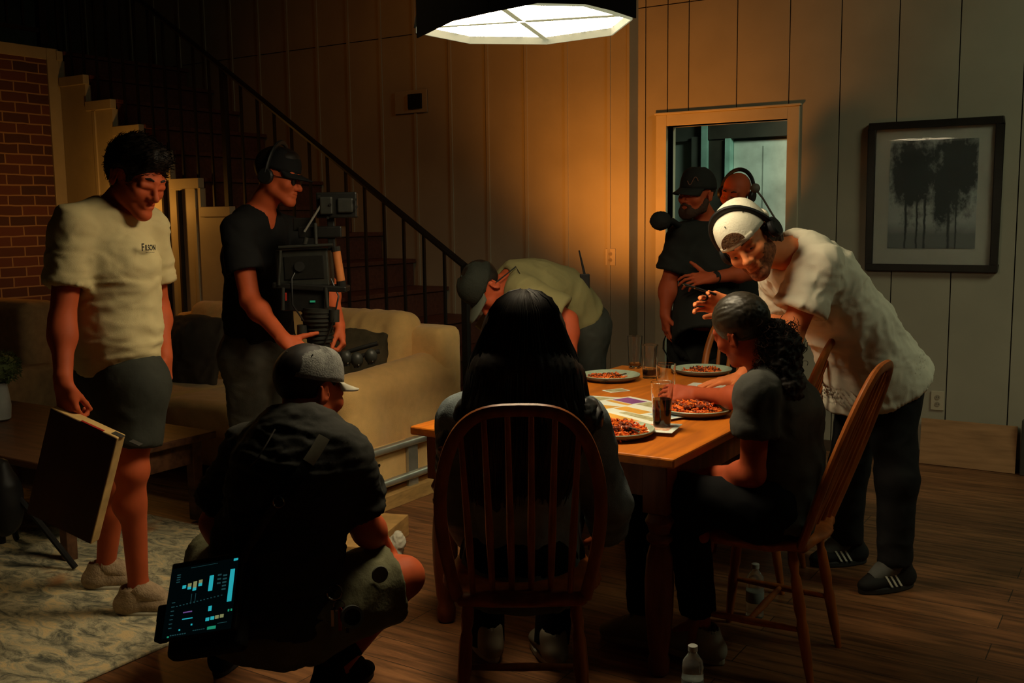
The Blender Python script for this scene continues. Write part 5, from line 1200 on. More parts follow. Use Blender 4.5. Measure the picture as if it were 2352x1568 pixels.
# pocket and knee patch on shorts, ring of keys
L = drape(Cp, [(872, 1318)], .006, 'shorts')[0]; b = MB(); b.lathe([(.001, .0), (.024, .0), (.026, .003), (.024, .006), (.001, .006)], L, 24, frame(Dv(.5, -1, .1))); b.build('pocket_patch', mat('patch_grey', (.10, .10, .07), .8), Cp.root, org=Cp.org, smooth=True)
K0 = drape(Cp, [(768, 1360)], .03, 'shorts')[0]
ky = thing('carabiner_keys', 'carabiner with keys and small tools on the crouching man\'s belt', 'keys', K0); b = MB()
b.tube([K0+Dv(math.cos(a)*.5, 0, math.sin(a))*.022 for a in np.linspace(0, 2*math.pi, 17)], .0028, 6, cap=False); b.build('carabiner', m_steel, ky, org=K0, smooth=True)
b = MB(); q = K0+Dv(.35, -.2, -1)*.04; b.tube([q+Dv(math.cos(a), .2, math.sin(a))*.016 for a in np.linspace(0, 2*math.pi, 17)], .0016, 6, cap=False); b.build('key_ring', m_steel, ky, org=K0, smooth=True)
for i, (dx, l, mm) in enumerate(((-.012, .05, m_steel), (.004, .062, mat('tool_red', (.4, .03, .02), .4)), (.018, .055, m_steel), (.012, .07, m_cam))):
    b = MB(); p = q+Dv(0, 0, -1)*.012+RT*dx; b.box(p+Dv(.2*(i-1.5), 0, -1)*l/2, (.009, .003, l), Rr); b.ball(p, (.008, .003, .008)); b.build('key', mm, ky, org=K0, bevel=.001)
b = MB(); q2 = K0+Dv(.62, -.25, -.78)*.085; b.lathe([(.024, -.012), (.032, -.012), (.032, .012), (.024, .012), (.024, -.012)], q2, 28, frame(Dv(.3, -1, .25))); b.build('tape_roll', mat('tape_grey', (.07, .07, .06), .6), ky, org=K0, smooth=True)
# tablet in its harness
TLt, TRt, BRt, BLt = W(392, 1300, 2.77), W(556, 1268, 2.71), W(536, 1452, 2.57), W(362, 1478, 2.63)
ex = nrm((TRt-TLt)+(BRt-BLt)); ez = nrm((TLt-BLt)+(TRt-BRt)); ez = nrm(ez-ex*np.dot(ez, ex)); ey = np.cross(ez, ex); Rt_ = np.column_stack([ex, ey, ez]); tc_ = (TLt+TRt+BRt+BLt)/4
tw, th_ = np.linalg.norm(TRt-TLt), np.linalg.norm(TLt-BLt); print('tablet', tw, th_)
tbm = thing('tablet', 'tablet with a glowing cyan lighting-control screen on the crouching man\'s hip', 'tablet', tc_)
b = MB(); b.box((0, .014, 0), (tw, .022, th_), Rt_); b.v[0] = b.v[0]; b.build('case', m_blk, tbm, bevel=.006)
scb = MB(); scb.box(ey*.002, (tw*.93, .004, th_*.90), Rt_); scrm = [mat('screen_off', (.004, .006, .007), .15, emit=(.02, .12, .14), es=.012)]
def em(name, c, s_): return mat(name, c, .5, var=0, emit=c, es=s_)
ecy = em('cyan_glow', (.02, .42, .48), .8); eye_ = em('amber_glow', (.36, .38, .16), .5); egr = em('green_glow', (.02, .40, .22), .55); epu = em('violet_glow', (.30, .14, .5), .4); edm = em('dim_glow', (.05, .20, .22), .22)
def onscreen(name, rects, m_):
    if m_ not in scrm: scrm.append(m_)
    for x, y, w_, h_ in rects:      # x right, y down in 0..1
        c = Rt_ @ np.array([(x+w_/2-.5)*tw*.93, -.0006, (.5-y-h_/2)*th_*.90]); scb.box(c, (w_*tw*.93, .0016, h_*th_*.90), Rt_, mi=scrm.index(m_))
onscreen('screen_slider', [(.90, .16, .062, .46), (.60, .20, .058, .22), (.93, .01, .06, .03)], ecy)
onscreen('screen_marker', [(.205, .275, .05, .045), (.285, .31, .05, .035), (.365, .335, .05, .04), (.445, .285, .05, .04), (.64, .64, .045, .07), (.62, .80, .05, .045), (.69, .795, .05, .045)], ecy)
onscreen('screen_amber', [(.285, .26, .05, .048), (.365, .245, .05, .088), (.445, .235, .05, .048), (.755, .79, .05, .045), (.825, .785, .05, .045)], eye_)
onscreen('screen_button', [(.66, .93, .12, .04), (.08, .975, .025, .02), (.93, .73, .018, .03), (.97, .73, .018, .03)], egr)
onscreen('screen_line', [(.27, .665, .13, .014)], epu); onscreen('screen_line', [(.27, .76, .15, .012), (.24, .90, .02, .02), (.41, .85, .02, .022)], ecy)
dim = [(.10, .10+.035*i, .05, .012) for i in range(4)]+[(.08, .50+.06*i, .045, .010) for i in range(7)]+[(.72, .20+.06*i, .05, .02) for i in range(3)]+[(.80, .22+.05*i, .055, .02) for i in range(5)]+[(.15+.05*i, .56-.004*i, .02, .010) for i in range(14)]+[(.36, .42, .003, .14), (.42, .42, .003, .14)]+[(.12+.035*i, .965, .02, .012) for i in range(7)]+[(.45+.03*i, .945, .02, .008) for i in range(6)]+[(.80+.02*i, .90, .015, .006) for i in range(7)]+[(.30+.02*i, .03+.0*i, .012, .004) for i in range(20)]
onscreen('screen_text', dim, edm); scb.build('screen', scrm, tbm)
b = MB(); b.box(Rt_ @ np.array([-tw*.54, .02, -th_*.10]), (.035, .03, .05), Rt_); b.box(Rt_ @ np.array([-tw*.54, .02, -th_*.32]), (.03, .03, .06), Rt_); b.build('clip', m_blk, tbm, bevel=.006)
b = MB(); b.box(Rt_ @ np.array([.01, .045, -.03]), (tw*1.02, .05, th_*1.08), Rt_); b.build('pouch', mat('nylon_black', (.010, .010, .009), .8), tbm, bevel=.02, seg=4)

# ---- D: man bending forward behind the woman
J = JJ(dict(hd=(1118, 662, 4.95), nk=(1180, 642, 5.06), ch=(1230, 665, 5.15), wa=(1290, 690, 5.25), pe=(1335, 745, 5.30),
            sR=(1200, 668, 4.90), eR=(1306, 735, 4.86), wR=(1312, 850, 4.75), sL=(1190, 660, 5.30), eL=(1120, 790, 5.30), wL=(1110, 890, 5.20),
            hR=(1342, 765, 5.22), kR=(1350, 925, 5.15), aR=(1345, 1100, 5.28), hL=(1335, 760, 5.40), kL=(1325, 925, 5.35), aL=(1330, 1085, 5.45)))
J['ch'] = lerp(J['nk'], J['pe'], .33)+np.array([0, 0, .03]); J['wa'] = lerp(J['nk'], J['pe'], .66)+np.array([0, 0, .07])
J['tR'] = J['tL'] = Dv(-.9, -.2, 0)
Dp = Person('man in olive T-shirt and dark cap bending forward behind the table', J, Dv(-.28, -.25, -.92), Dv(-.85, -.35, .35), 1.0, 1.05, SK3, 1.05); Dp.hairm = m_hair; Dp.fr = Dv(-.9, 0, -.3)
report('D', Dp)
Dp.head(); Dp.torso(); Dp.arm('L'); Dp.arm('R'); Dp.leg('L'); Dp.leg('R')
for q in 'LR': Dp.hand(q, Dv(-.1, 0, -1), Dv(-.5, .3, 0) if q == 'R' else Dv(.5, 0, 0), None, None, .06, .005)
Dp.finish(); Dp.eyes()
m_ol = mat('olive_cotton', (.20, .175, .075), .9, var=.06, bump=.1); Dp.shirt(m_ol, .82, lerp(J['wa'], J['pe'], .75), .020, fold=dict(amp=.011, freq=(6, 6, 6)), hw=.16, hd=.13, sl_r=.02)
Dp.pants(mat('dark_trousers', (.030, .032, .026), .85), .93, .016, fold=dict(amp=.006, freq=(8, 8, 8)))
Dp.cap(mat('dark_green_cap', (.018, .021, .015), .85, bump=.3, bs=100), tilt=.0, size=1.05, brim_m=mat('cap_brim', (.09, .10, .075), .8), brim_len=.078)
Dp.hair_short(m_hair, .003, 8, -.01, .001)
for q in 'LR': Dp.shoe(q, m_bt, m_rub)
b = MB(); b.tube([Dp.H(-.085, -.02, .0), W(1185, 612, 4.95), W(1200, 640, 4.86), W(1204, 662, 4.84)], .0035, 6); b.build('earpiece_wire', m_blk, Dp.root, smooth=True, org=Dp.org)
wt = W(1343, 640, 5.15); o = thing('walkie_talkie', 'walkie-talkie with upright antenna clipped on the bending man\'s belt', 'radio', wt)
b = MB(); b.box((0, 0, -.02), (.05, .03, .09), Rr); b.build('radio_body', m_blk, o, bevel=.005)
b = MB(); b.tube([np.array([0, 0, .02]), W(1330, 575, 5.15)-wt], [.007, .004], 8); b.build('antenna', m_blk, o, smooth=True)

# ---- E: woman with long dark hair in the near chair
J = JJ(dict(hd=(1203, 775, 2.98), nk=(1200, 895, 2.93), ch=(1200, 1030, 2.93), wa=(1198, 1155, 2.93), pe=(1196, 1268, 2.89),
            sL=(1068, 968, 2.98), eL=(1062, 1150, 3.04), wL=(1090, 1250, 3.26), sR=(1338, 975, 2.94), eR=(1392, 1150, 2.98), wR=(1395, 1235, 3.20),
            hL=(1140, 1275, 2.98), kL=(1110, 1185, 3.38), aL=(1120, 1500, 3.36), hR=(1260, 1275, 2.98), kR=(1290, 1185, 3.38), aR=(1265, 1500, 3.30)))
J['tR'] = J['tL'] = Dv(-.3, .95, 0)
Ep = Person('seated woman seen from behind with long straight dark hair and denim shirt', J, Dv(-.12, .98, -.15), Dv(0, .1, .99), .97, .95, SK3, 1.0); Ep.hairm = m_hair; Ep.fr = Dv(0, 1, 0)
report('E', Ep)
Ep.head(); Ep.torso(); Ep.arm('L'); Ep.arm('R'); Ep.leg('L'); Ep.leg('R')
for q in 'LR': Ep.hand(q, Dv(-.1 if q == 'R' else .1, .9, -.2), Dv(0, 0, -1), None, None, .06, .005)
Ep.finish()
m_den = mat('washed_denim', (.15, .18, .185), .85, vs=14, var=.2, bump=.25, bs=260); Ep.shirt(m_den, 1.75, W(1196, 1368, 2.92), .020, fold=[dict(amp=.012, freq=(6, 6, 4)), dict(amp=.004, freq=(15, 15, 12), seed=3.)], hw=.175, hd=.14, res=.008)
Ep.pants(mat('black_jeans', (.008, .008, .0085), .9, spec=.08), .93, .012)
for q in 'LR': Ep.J['fz'+q] = 0.0
for q in 'LR': Ep.shoe(q, mat('beige_canvas', (.26, .22, .15), .85), m_rub)
b = MB(); p = Ep.J['wR']; dd = nrm(Ep.J['wR']-Ep.J['eR']); b.cyl(p-dd*.07, p-dd*.02, .042, .042, 20); b.build('white_cuff', mat('cuff_white', (.45, .47, .40), .8), Ep.root, smooth=True, org=Ep.org)
b = MB(); L = [W(1352, 1000, 2.86), W(1366, 975, 2.84), W(1378, 945, 2.86), W(1365, 918, 2.92), W(1340, 905, 3.0)]; b.tube(L, .010, 8, flat=.4); b.build('bag_strap', m_blk, Ep.root, smooth=True, org=Ep.org)
s = Sdf(); s.ball(W(1338, 950, 2.90), .045, .03); s.ball(W(1352, 965, 2.88), .035, .03); s.ball(W(1325, 975, 2.90), .03, .03); V, Q = s.mesh(.007); V = folds(V, vnormals(V, Q), amp=.009, freq=(24, 24, 24)); qmesh('shoulder_bunch', V, Q, mat('satin_black', (.03, .032, .03), .35), Ep.root, loc=Ep.org)
s = Sdf(); s.cone(W(1072, 940, 2.92), W(1030, 1010, 2.95), .030, .028, .03); s.cone(W(1030, 1010, 2.95), W(1020, 1080, 3.0), .028, .024, .03); V, Q = s.mesh(.007); V = folds(V, vnormals(V, Q), amp=.008, freq=(24, 24, 14)); qmesh('shoulder_bunch', V, Q, mat('satin_black', (.03, .032, .03), .35), Ep.root, loc=Ep.org)
# long hair: a full fall plus separate strands over it
m_lh = mat('black_long_hair', (.010, .006, .004), .5, spec=.35, var=.2, vs=30)
g = Sdf(); g.ball(Ep.H(0, -.012, .045), np.array([.104, .112, .094])*Ep.hs, .03, Ep.R); xl = nrm(np.cross(FW, [0, 0, 1]))
pts = [((1203, 770), .124, .100, 3.0), ((1203, 860), .150, .085, 2.92), ((1203, 950), .165, .070, 2.87), ((1198, 1050), .150, .055, 2.83), ((1190, 1160), .120, .030, 2.82)]
for (a, ra, rb, Ya), (c, rc, rd, Yc) in zip(pts[:-1], pts[1:]): g.cone(W(*a, Ya), W(*c, Yc), ra, rc, .05, RT, rb, rd)
g.cone(W(1320, 860, 2.95), W(1352, 960, 2.98), .028, .018, .04); g.ball(Ep.H(0, .13, -.03), np.array([.075, .09, .10]), .03, Ep.R, op='c')
V, Q = g.mesh(.008); N = vnormals(V, Q); ang = np.arctan2((V-J['hd']) @ RT, -((V-J['hd']) @ FW)+.02); zz_ = V[:, 2]
n = pnoise(np.column_stack([ang*14, zz_*1.6, zz_*0])+3)+.5*pnoise(np.column_stack([ang*38, zz_*2.5, zz_*0+9])); rr_ = np.hypot((V-J['hd']) @ RT, (V-J['hd']) @ FW); V = V+N*(n*np.where(V[:, 2] > J['hd'][2]+.02, .0045, .009)*np.clip((rr_-.008)/.06, 0, 1))[:, None]
hr = qmesh('long_hair', V, Q, m_lh, Ep.root, loc=Ep.org)
rs = np.random.RandomState(5); b = MB()
for i in range(520):
    a = rs.uniform(-2.2, 2.2); xo = math.sin(a); yo = -math.cos(a); P_ = []
    e_ = rs.uniform(.004, .019); z1 = rs.uniform(.72, 1.0); cc0 = Ep.H(0, -.012, .045)
    for th in (.12, .45, .8, 1.15, 1.5): P_.append(cc0+RT*xo*(.105+e_*.25)*math.sin(th)+FW*yo*(.111+e_*.25)*math.sin(th)+np.array([0, 0, (.095+e_*.25)*math.cos(th)]))
    for t_ in np.linspace(.16, 1, 8):
        q = t_*z1*(len(pts)-1); k = min(int(q), len(pts)-2); fr_ = q-k; (aa, ra, rb, Ya), (cc, rc, rd, Yc) = pts[k], pts[k+1]
        c_ = lerp(W(*aa, Ya), W(*cc, Yc), fr_); A_ = ra+(rc-ra)*fr_+e_; B_ = rb+(rd-rb)*fr_+e_
        P_.append(c_+RT*A_*xo+FW*B_*yo)
    P_ = np.array(P_)+rs.randn(len(P_), 1)*.0012; b.tube(P_, [.0010]+[.0019]*(len(P_)-2)+[.0008], 4, cap=False)
b.build('hair_strands', m_lh, hr, smooth=True, org=Ep.org, fixn=False)

# ---- F: bearded man by the doorway
J = JJ(dict(hd=(1600, 448, 5.67), nk=(1632, 520, 5.75), ch=(1630, 600, 5.71), wa=(1625, 700, 5.67), pe=(1628, 780, 5.75),
            sR=(1566, 545, 5.65), eR=(1535, 655, 5.65), wR=(1528, 722, 5.57), sL=(1698, 548, 5.81), eL=(1718, 625, 5.59), wL=(1632, 638, 5.41),
            hR=(1590, 800, 5.69), kR=(1592, 950, 5.67), aR=(1592, 1110, 5.75), hL=(1662, 800, 5.79), kL=(1668, 950, 5.77), aL=(1665, 1105, 5.81)))
J['tR'] = J['tL'] = Dv(-.7, -.7, 0)
Fp = Person('bearded man in black cap and T-shirt with a wristwatch by the doorway', J, Dv(-.72, -.62, -.18), Dv(.04, -.05, 1), 1.0, 1.12, SK3, 1.04); Fp.hairm = m_hair; Fp.fr = Dv(-.6, -.8, 0)
report('F', Fp)
Fp.head(); Fp.torso(); Fp.arm('L'); Fp.arm('R'); Fp.leg('L'); Fp.leg('R')
Fp.hand('R', Dv(.05, -.1, -1), Dv(.8, .2, 0), [(.3, .5, .3)]*4, None, .05)
Fp.hand('L', Dv(-.95, -.15, -.05), Dv(0, .6, -.6), [(.2, .5, .3), (.3, .6, .3), (.4, .6, .3), (.5, .7, .3)], (.9, -.2, .1, .1), .12)
Fp.finish(); Fp.eyes()
m_ft = mat('black_tee', (.014, .014, .012), .9, bump=.1); Fp.shirt(m_ft, .70, W(1628, 795, 5.46), .016, belly=.05, fold=dict(amp=.009, freq=(5, 5, 7)), hw=.17, hd=.14)
Fp.pants(mat('black_trousers', (.012, .013, .011), .85), .95, .018, fold=dict(amp=.006, freq=(8, 8, 8)))
Fp.cap(m_ft, tilt=-.02, size=1.05, brim_len=.080, puff=.01, bdrop=.014); Fp.hair_short(m_hair, .004, 8, -.01, .001)
g = Sdf(); h = Fp.hs
for q in (-1, 1): g.cone(Fp.H(q*.062, .0, -.030), Fp.H(q*.052, .015, -.066), .018*h, .022*h, .02); g.cone(Fp.H(q*.052, .015, -.066), Fp.H(q*.014, .072, -.104), .022*h, .023*h, .02); g.cone(Fp.H(q*.024, .086, -.062), Fp.H(q*.022, .08, -.085), .006*h, .012*h, .012); g.cone(Fp.H(q*.004, .099, -.0475), Fp.H(q*.026, .086, -.058), .0055*h, .0055*h, .006); g.ball(Fp.H(q*.02, .076, -.090), .024*h, .02)
V, Q = g.mesh(.005); V = folds(V, vnormals(V, Q), amp=.004, freq=(60, 60, 60)); qmesh('beard', V, Q, mat('beard_brown', (.045, .02, .012), .8), Fp.root, loc=Fp.org)
b = MB(); p = Fp.J['wL']; dd = nrm(Fp.J['wL']-Fp.J['eL']); b.cyl(p-dd*.045, p-dd*.020, .0345, .0335, 20); wb_ = b.build('wristwatch', m_blk, Fp.root, smooth=True, org=Fp.org)
b = MB(); b.box(p-dd*.032+Dv(-.1, -.8, .35)*.034, (.034, .034, .010), frame(Dv(-.1, -.8, .35), dd)); b.build('watch_face', mat('watch_glass', (.02, .02, .02), .1), wb_, org=Fp.org, bevel=.003)
b = MB(); b.tube([Fp.J['sR']+[0, 0, .05], W(1545, 508, 5.53), W(1522, 507, 5.49)], [.02, .018, .02], 10); s_ = W(1520, 507, 5.47)
g = Sdf(); g.ball(s_, .046, .02); g.ball(s_+RT*-.02, .040, .02); V, Q = g.mesh(.007); V = folds(V, vnormals(V, Q), amp=.006, freq=(50, 50, 50)); sc = s_.copy(); 
mc = thing('boom_microphone', 'furry black microphone pointing left at the bearded man\'s shoulder', 'microphone', sc); b.build('boom', m_blk, mc, smooth=True, org=sc); qmesh('windshield', V, Q, mat('fur_black', (.014, .013, .012), .95), mc, loc=sc)
cm = text_on('N', 'cap_badge', .034, Fp.C_(-.035, .112, .045), -Fp.r*.92+0*Fp.f, Fp.u, mat('badge_thread', (.20, .09, .06), .8), Fp.root, Fp.org); bpy.data.objects.remove(cm)
b = MB(); q0 = [Fp.C_(.088*math.sin(a)*.97, .108*math.cos(a)*.985, .035+.020*math.sin(t_)) for a, t_ in zip(np.linspace(-.75, -.15, 10), np.linspace(0, 6.28, 10))]; b.tube(q0, .0022, 6); b.build('cap_badge', mat('badge_thread', (.20, .09, .06), .8), Fp.root, org=Fp.org, smooth=True)

# ---- G: man in headphones in the doorway
J = JJ(dict(hd=(1690, 446, 6.17), nk=(1712, 512, 6.24), ch=(1712, 590, 6.22), wa=(1710, 690, 6.22), pe=(1710, 770, 6.24),
            sR=(1655, 540, 6.12), eR=(1650, 650, 6.12), wR=(1670, 720, 6.02), sL=(1768, 540, 6.34), eL=(1775, 650, 6.32), wL=(1765, 730, 6.22),
            hR=(1685, 790, 6.20), kR=(1688, 920, 6.17), aR=(1688, 1052, 6.22), hL=(1740, 790, 6.30), kL=(1742, 920, 6.27), aL=(1742, 1050, 6.32)))
J['tR'] = J['tL'] = Dv(-.7, -.7, 0)
Gp = Person('shaven-headed man with headphones standing behind the bearded man', J, Dv(-.60, -.72, -.35), Dv(.0, -.2, .97), 1.0, 1.05, SK3, 1.02); Gp.hairm = m_hair; Gp.fr = Dv(-.6, -.8, 0)
report('G', Gp)
Gp.head(); Gp.torso(); Gp.arm('L'); Gp.arm('R'); Gp.leg('L'); Gp.leg('R')
for q in 'LR': Gp.hand(q, Dv(-.2, -.2, -.9), Dv(.5, .2, 0), None, None, .06, .005)
Gp.finish(); Gp.eyes(); Gp.shirt(m_ft, .7, None, .014, fold=dict(amp=.007, freq=(5, 5, 7))); Gp.pants(MATS['black_trousers'], .95, .016)
for q in 'LR': Gp.shoe(q, m_bt, m_rub)
for q in 'LR': Fp.shoe(q, m_bt, m_rub, sock=MATS['black_tee'])
o = Gp.headphones(m_blk, band_tilt=.25, wid=.004); c = Gp.H(-.115, .01, .0)
b = MB(); b.ball(W(1735, 432, 5.98), (.028, .028, .028), None, 16, 10); b.tube([W(1740, 440, 5.98), W(1752, 455, 5.98), W(1768, 482, 6.0), W(1782, 505, 6.0)], .006, 8); b.build('transmitter_cable', mat('dull_grey', (.10, .085, .07), .6), Gp.root, smooth=True, org=Gp.org)

# ---- H: man in white T-shirt leaning over the table
J = JJ(dict(hd=(1720, 556, 3.74), nk=(1822, 582, 3.90), ch=(1880, 650, 3.94), wa=(1960, 760, 4.00), pe=(2015, 850, 4.06),
            sL=(1880, 612, 3.76), eL=(1815, 775, 3.72), wL=(1684, 703, 3.78), sR=(1795, 632, 4.10), eR=(1800, 748, 4.28), wR=(1700, 868, 'z', .80),
            hL=(2045, 905, 3.96), kL=(2060, 1100, 3.90), aL=(2055, 1285, 3.92), hR=(1985, 890, 4.16), kR=(1950, 1070, 4.16), aR=(1945, 1235, 4.22)))
J['tL'] = Dv(-.92, -.30, 0); J['tR'] = Dv(-.95, -.15, 0)
Hp = Person('man in white T-shirt and backwards white cap leaning on the table with a pen', J, Dv(-.46, -.84, -.30), Dv(-.60, -.05, .78), 1.03, 1.03, SK2, 1.06); Hp.hairm = mat('brown_hair', (.035, .018, .010), .5, var=.3, vs=40); Hp.fr = Dv(-.7, 0, -.7)
report('H', Hp)
Hp.head(); Hp.torso(); Hp.arm('L'); Hp.arm('R'); Hp.leg('L'); Hp.leg('R')
ht = Hp.hand('L', Dv(-.95, -.12, .22), Dv(-.25, -.85, -.1), [(.30, .55, .35), (.32, .60, .35), (.38, .60, .4), (.45, .65, .4)], (.30, .55, .5, .1), .16, .003)
Hp.hand('R', Dv(-.93, -.15, -.10), Dv(-.12, 0, -1), [(.10, .12, .08), (.08, .10, .06), (.08, .10, .06), (.10, .12, .08)], (.85, .12, .2, .1), .22, .003)
Hp.finish(.008, **Hp.stubble(mat('stubble_skin', (.36, .115, .048), .8, vs=90, var=.3))); Hp.eyes()
m_wt = mat('white_cotton', (.74, .68, .54), .92, var=.04, bump=.12, bs=400, spec=.1)
g = Sdf(); U = nrm(J['sL']-J['sR']); V_ = nrm(J['hL']-J['hR'])
b_ = Hp.b*Hp.k
Hp.shirt(m_wt, .62, lerp(J['pe'], (J['kL']+J['kR'])/2, .14), .024, fold=[dict(amp=.013, freq=(6, 6, 6)), dict(amp=.005, freq=(14, 14, 14), seed=6.)], hw=.190, hd=.182, sl_r=.012, res=.007)
Hp.pants(mat('black_work_trousers', (.012, .012, .012), .85), 1.03, .006, fold=dict(amp=.006, freq=(7, 7, 7)), cuff=.054)
m_wc = mat('white_cap', (.72, .68, .55), .85, var=.04, bump=.2, bs=150); cp = Hp.cap(m_wc, back=True, tilt=-.06, size=1.06, puff=.006)
C_ = Hp.C_
b = MB(); P_ = []
for a in np.linspace(0, math.pi, 15): P_.append(C_(.040*math.cos(a), .107-.10*(.040*math.cos(a))**2/.08, .010+.036*math.sin(a)))
cn = C_(0, .085, .015); Vv = []
for p in P_: d_ = nrm(p-C_(0, 0, .0)); Vv.append(p+d_*.004)
b.add(Vv+[C_(0, .110, .010)+Hp.f*.005], [(i, i+1, 15) for i in range(14)]); hb = b.build('cap_opening', mat('curly_hair', (.16, .08, .035), .7, vs=120, bump=.8, bs=160), Hp.root, org=Hp.org); md = hb.modifiers.new('t', 'SOLIDIFY'); md.thickness = .004
b = MB(); b.tube([C_(.087*math.sin(a), .1085*math.cos(a)+.002, .004) for a in np.linspace(-.75, .75, 15)], .0095, 8, flat=.25, up=Hp.u); b.build('cap_strap', m_wc, cp, smooth=True, org=Hp.org)
hp = Hp.headphones(m_blk, band_tilt=-.35, lift=.012, wid=.002)
g = Sdf(); h = Hp.hs; g.ball(Hp.H(0, -.060, .0), np.array([.080, .060, .070])*h, .03, Hp.R); g.ball(Hp.H(-.02, -.095, -.05), np.array([.055, .045, .045])*h, .03, Hp.R)
for q in (-1, 1): g.cone(Hp.H(q*.076, .012, .020), Hp.H(q*.076, .020, -.012), .010*h, .006*h, .01)
V, Q = g.mesh(.005); L = (V-J['hd']); V = V+vnormals(V, Q)*((pnoise(L*90)+.6*pnoise(L*50+3))*.010)[:, None]; qmesh('hair', V, Q, Hp.hairm, Hp.root, loc=Hp.org)
b = MB(); b.tube([Hp.H(-.10, -.01, -.01), W(1782, 520, 3.72), W(1775, 500, 3.74)], .005, 6); b.build('headset_cable', m_blk, Hp.root, smooth=True, org=Hp.org)
g = Sdf()
for q in (-1, 1): g.cone(Hp.H(q*.064, .0, -.035), Hp.H(q*.050, .020, -.070), .012*h, .016*h, .02); g.cone(Hp.H(q*.050, .020, -.070), Hp.H(q*.012, .072, -.100), .0175*h, .0185*h, .02); g.cone(Hp.H(q*.004, .0965, -.0475), Hp.H(q*.024, .085, -.056), .0045*h, .004*h, .006)

for q in 'LR': Hp.J['fz'+q] = 0.0
for q in 'LR': Hp.shoe(q, mat('black_suede', (.016, .016, .015), .8), MATS['black_sole'], stripes=mat('white_stripe', (.6, .58, .48), .6), sock=mat('sock_grey', (.12, .12, .11), .9))
# tattooed far arm: dark ink shapes wrapped on it
b = MB(); a, e = J['sR'], J['eR']; dd = nrm(e-a); fr_ = frame(dd); rs = np.random.RandomState(4)
for i in range(9):
    t_ = rs.uniform(.45, .95); an_ = rs.uniform(0, 6.28); r_ = (.054+(.042-.054)*t_)*Hp.k*1.0+.0012; c = lerp(a, e, t_)
    P2 = [c+dd*(.010*math.cos(w__)*rs.uniform(.6, 1.2))+(fr_[:, 0]*math.cos(an_+.25*math.sin(w__))+fr_[:, 1]*math.sin(an_+.25*math.sin(w__)))*r_ for w__ in np.linspace(0, 6.28, 12)]
    b.tube(P2, .0018, 5)
b.build('tattoo', mat('tattoo_ink', (.05, .03, .03), .6), Hp.root, org=Hp.org, smooth=True)
# pen and ring
i1, tt = ht[0][2], ht['t'][3]
pc_ = (ht[0][2]+ht['t'][2])/2; p0 = W(1566, 651, np.dot(ht[0][2], FW)-.02); p1 = W(1628, 671, np.dot(ht[0][1], FW)-.022)
b = MB(); dn_ = nrm(p1-p0); b.tube([p0, p0+dn_*.012, p0+dn_*.014, p1+dn_*.03], [.0012, .0035, .0045, .0045], 12); o = b.build('pen', m_blk, smooth=True, org=p0); o.location = tuple(p0); tag(o, 'black pen held up by the leaning man in white', 'pen')
b = MB(); b.tube([p0, p0+dn_*.011], [.0014, .0037], 12); b.tube([p0+dn_*.05, p0+dn_*.055], [.0049, .0049], 12); b.build('pen_tip', m_steel, o, org=p0, smooth=True)
a, c = ht[2][0], ht[2][1]; d_ = nrm(c-a); b = MB(); b.cyl(lerp(a, c, .55), lerp(a, c, .75), .0102*Hp.k, n=20); b.build('ring', m_blk, Hp.root, org=Hp.org, smooth=True)

# ---- I: seated woman with ponytail
J = JJ(dict(hd=(1706, 760, 3.30), nk=(1772, 868, 3.32), ch=(1800, 950, 3.28), wa=(1798, 1055, 3.25), pe=(1772, 1152, 3.24),
            sL=(1738, 905, 3.12), eL=(1728, 1090, 3.12), wL=(1640, 1088, 3.30), sR=(1790, 890, 3.50), eR=(1712, 915, 3.66), wR=(1600, 905, 'z', .80),
            hL=(1748, 1168, 3.16), kL=(1570, 1140, 3.22), aL=(1608, 1430, 3.30), hR=(1758, 1150, 3.33), kR=(1482, 1165, 3.46), aR=(1480, 1430, 3.42)))
J['tL'] = Dv(-.6, .5, 0); J['tR'] = Dv(-.85, .4, 0)
Ip = Person('seated woman with curly dark ponytail, charcoal top, reaching over the table', J, Dv(-.55, .78, -.36), Dv(-.42, -.0, .90), .97, .90, SK3, 1.0, lid=.007); Ip.hairm = m_hair; Ip.fr = Dv(-.8, .5, 0)
report('I', Ip)
Ip.head(); Ip.torso(); Ip.arm('L'); Ip.arm('R'); Ip.leg('L'); Ip.leg('R')
Ip.hand('R', Dv(-.95, .05, .05), Dv(-.1, .75, -.55), [(.3, .6, .4)]*4, (.6, .5, .3, .3), .05, .0035); Ip.hand('L', Dv(-.7, .6, -.2), Dv(0, 0, -1), None, None, .06, .0045)
Ip.finish(); Ip.eyes()
m_ch = mat('charcoal_cotton', (.060, .060, .052), .85, bump=.1, spec=.2); Ip.shirt(m_ch, .50, W(1772, 1205, 3.22), .014, fold=[dict(amp=.010, freq=(6, 6, 6)), dict(amp=.004, freq=(13, 13, 13), seed=8)], sl_r=.010, hw=.155, hd=.135)
Ip.pants(MATS['black_jeans'], .90, .014, fold=dict(amp=.005, freq=(9, 9, 9)))
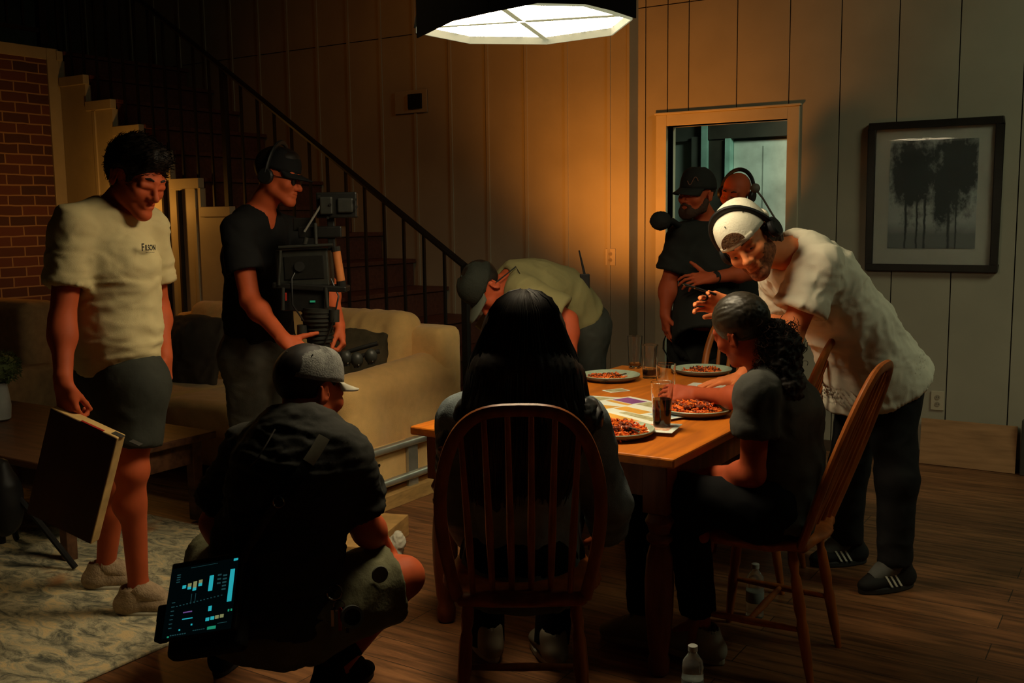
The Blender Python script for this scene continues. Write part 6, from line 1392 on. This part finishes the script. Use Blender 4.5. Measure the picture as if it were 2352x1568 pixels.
for q in 'LR': Ip.shoe(q, mat('pale_canvas', (.34, .32, .26), .85), m_rub)
g = Sdf(); h = Ip.hs; H_ = Ip.H
g.ball(H_(0, -.016, .044), np.array([.083, .104, .091])*h, .02, Ip.R); g.ball(H_(0, .115, -.015), np.array([.10, .075, .075])*h, .012, Ip.R, op='c'); g.ball(H_(0, .02, -.13), np.array([.12, .13, .075])*h, .02, Ip.R, op='c')
V, Q = g.mesh(.005); L = (V-J['hd']) @ Ip.R; V = V+vnormals(V, Q)*((pnoise(np.column_stack([L[:, 0]*120, L[:, 1]*12, L[:, 2]*120]))+.4*pnoise(L*200))*.0035)[:, None]; m_ih = mat('sleek_hair', (.024, .018, .010), .46, spec=.45, vs=60)
ih = qmesh('hair', V, Q, m_ih, Ip.root, loc=Ip.org)
g = Sdf(); g.ball(W(1772, 770, 3.26), .055, .03); g.ball(W(1800, 800, 3.25), .052, .03); g.cone(W(1790, 800, 3.24), W(1805, 880, 3.20), .062, .052, .04); g.ball(W(1812, 900, 3.18), .042, .03)
V, Q = g.mesh(.006); V = V+vnormals(V, Q)*((pnoise(V*75)+.7*pnoise(V*42+5))*.016)[:, None]; ipn = qmesh('ponytail', V, Q, m_hair, Ip.root, loc=Ip.org)
rs = np.random.RandomState(9); b = MB()
for i in range(420):
    c = W(1760+rs.uniform(-5, 60), 765+rs.uniform(-5, 125), 3.23+rs.uniform(-.03, .03)); fr_ = frame(rs.randn(3)); r_ = rs.uniform(.006, .013); d_ = nrm(c-W(1795, 820, 3.26))*.03
    b.tube([c+d_+fr_[:, 0]*r_*math.cos(t_)+fr_[:, 1]*r_*math.sin(t_)+fr_[:, 2]*.004*t_ for t_ in np.linspace(0, 7.5, 10)], .0009, 4, cap=False)
b.build('curls', mat('brown_curls', (.022, .010, .006), .85, spec=.1), ipn, org=Ip.org, smooth=True, fixn=False)
b = MB(); b.tube([W(1753, 760, 3.22), W(1762, 748, 3.24), W(1772, 742, 3.28)], .010, 8); b.build('hair_tie', m_bt, Ip.root, org=Ip.org, smooth=True)
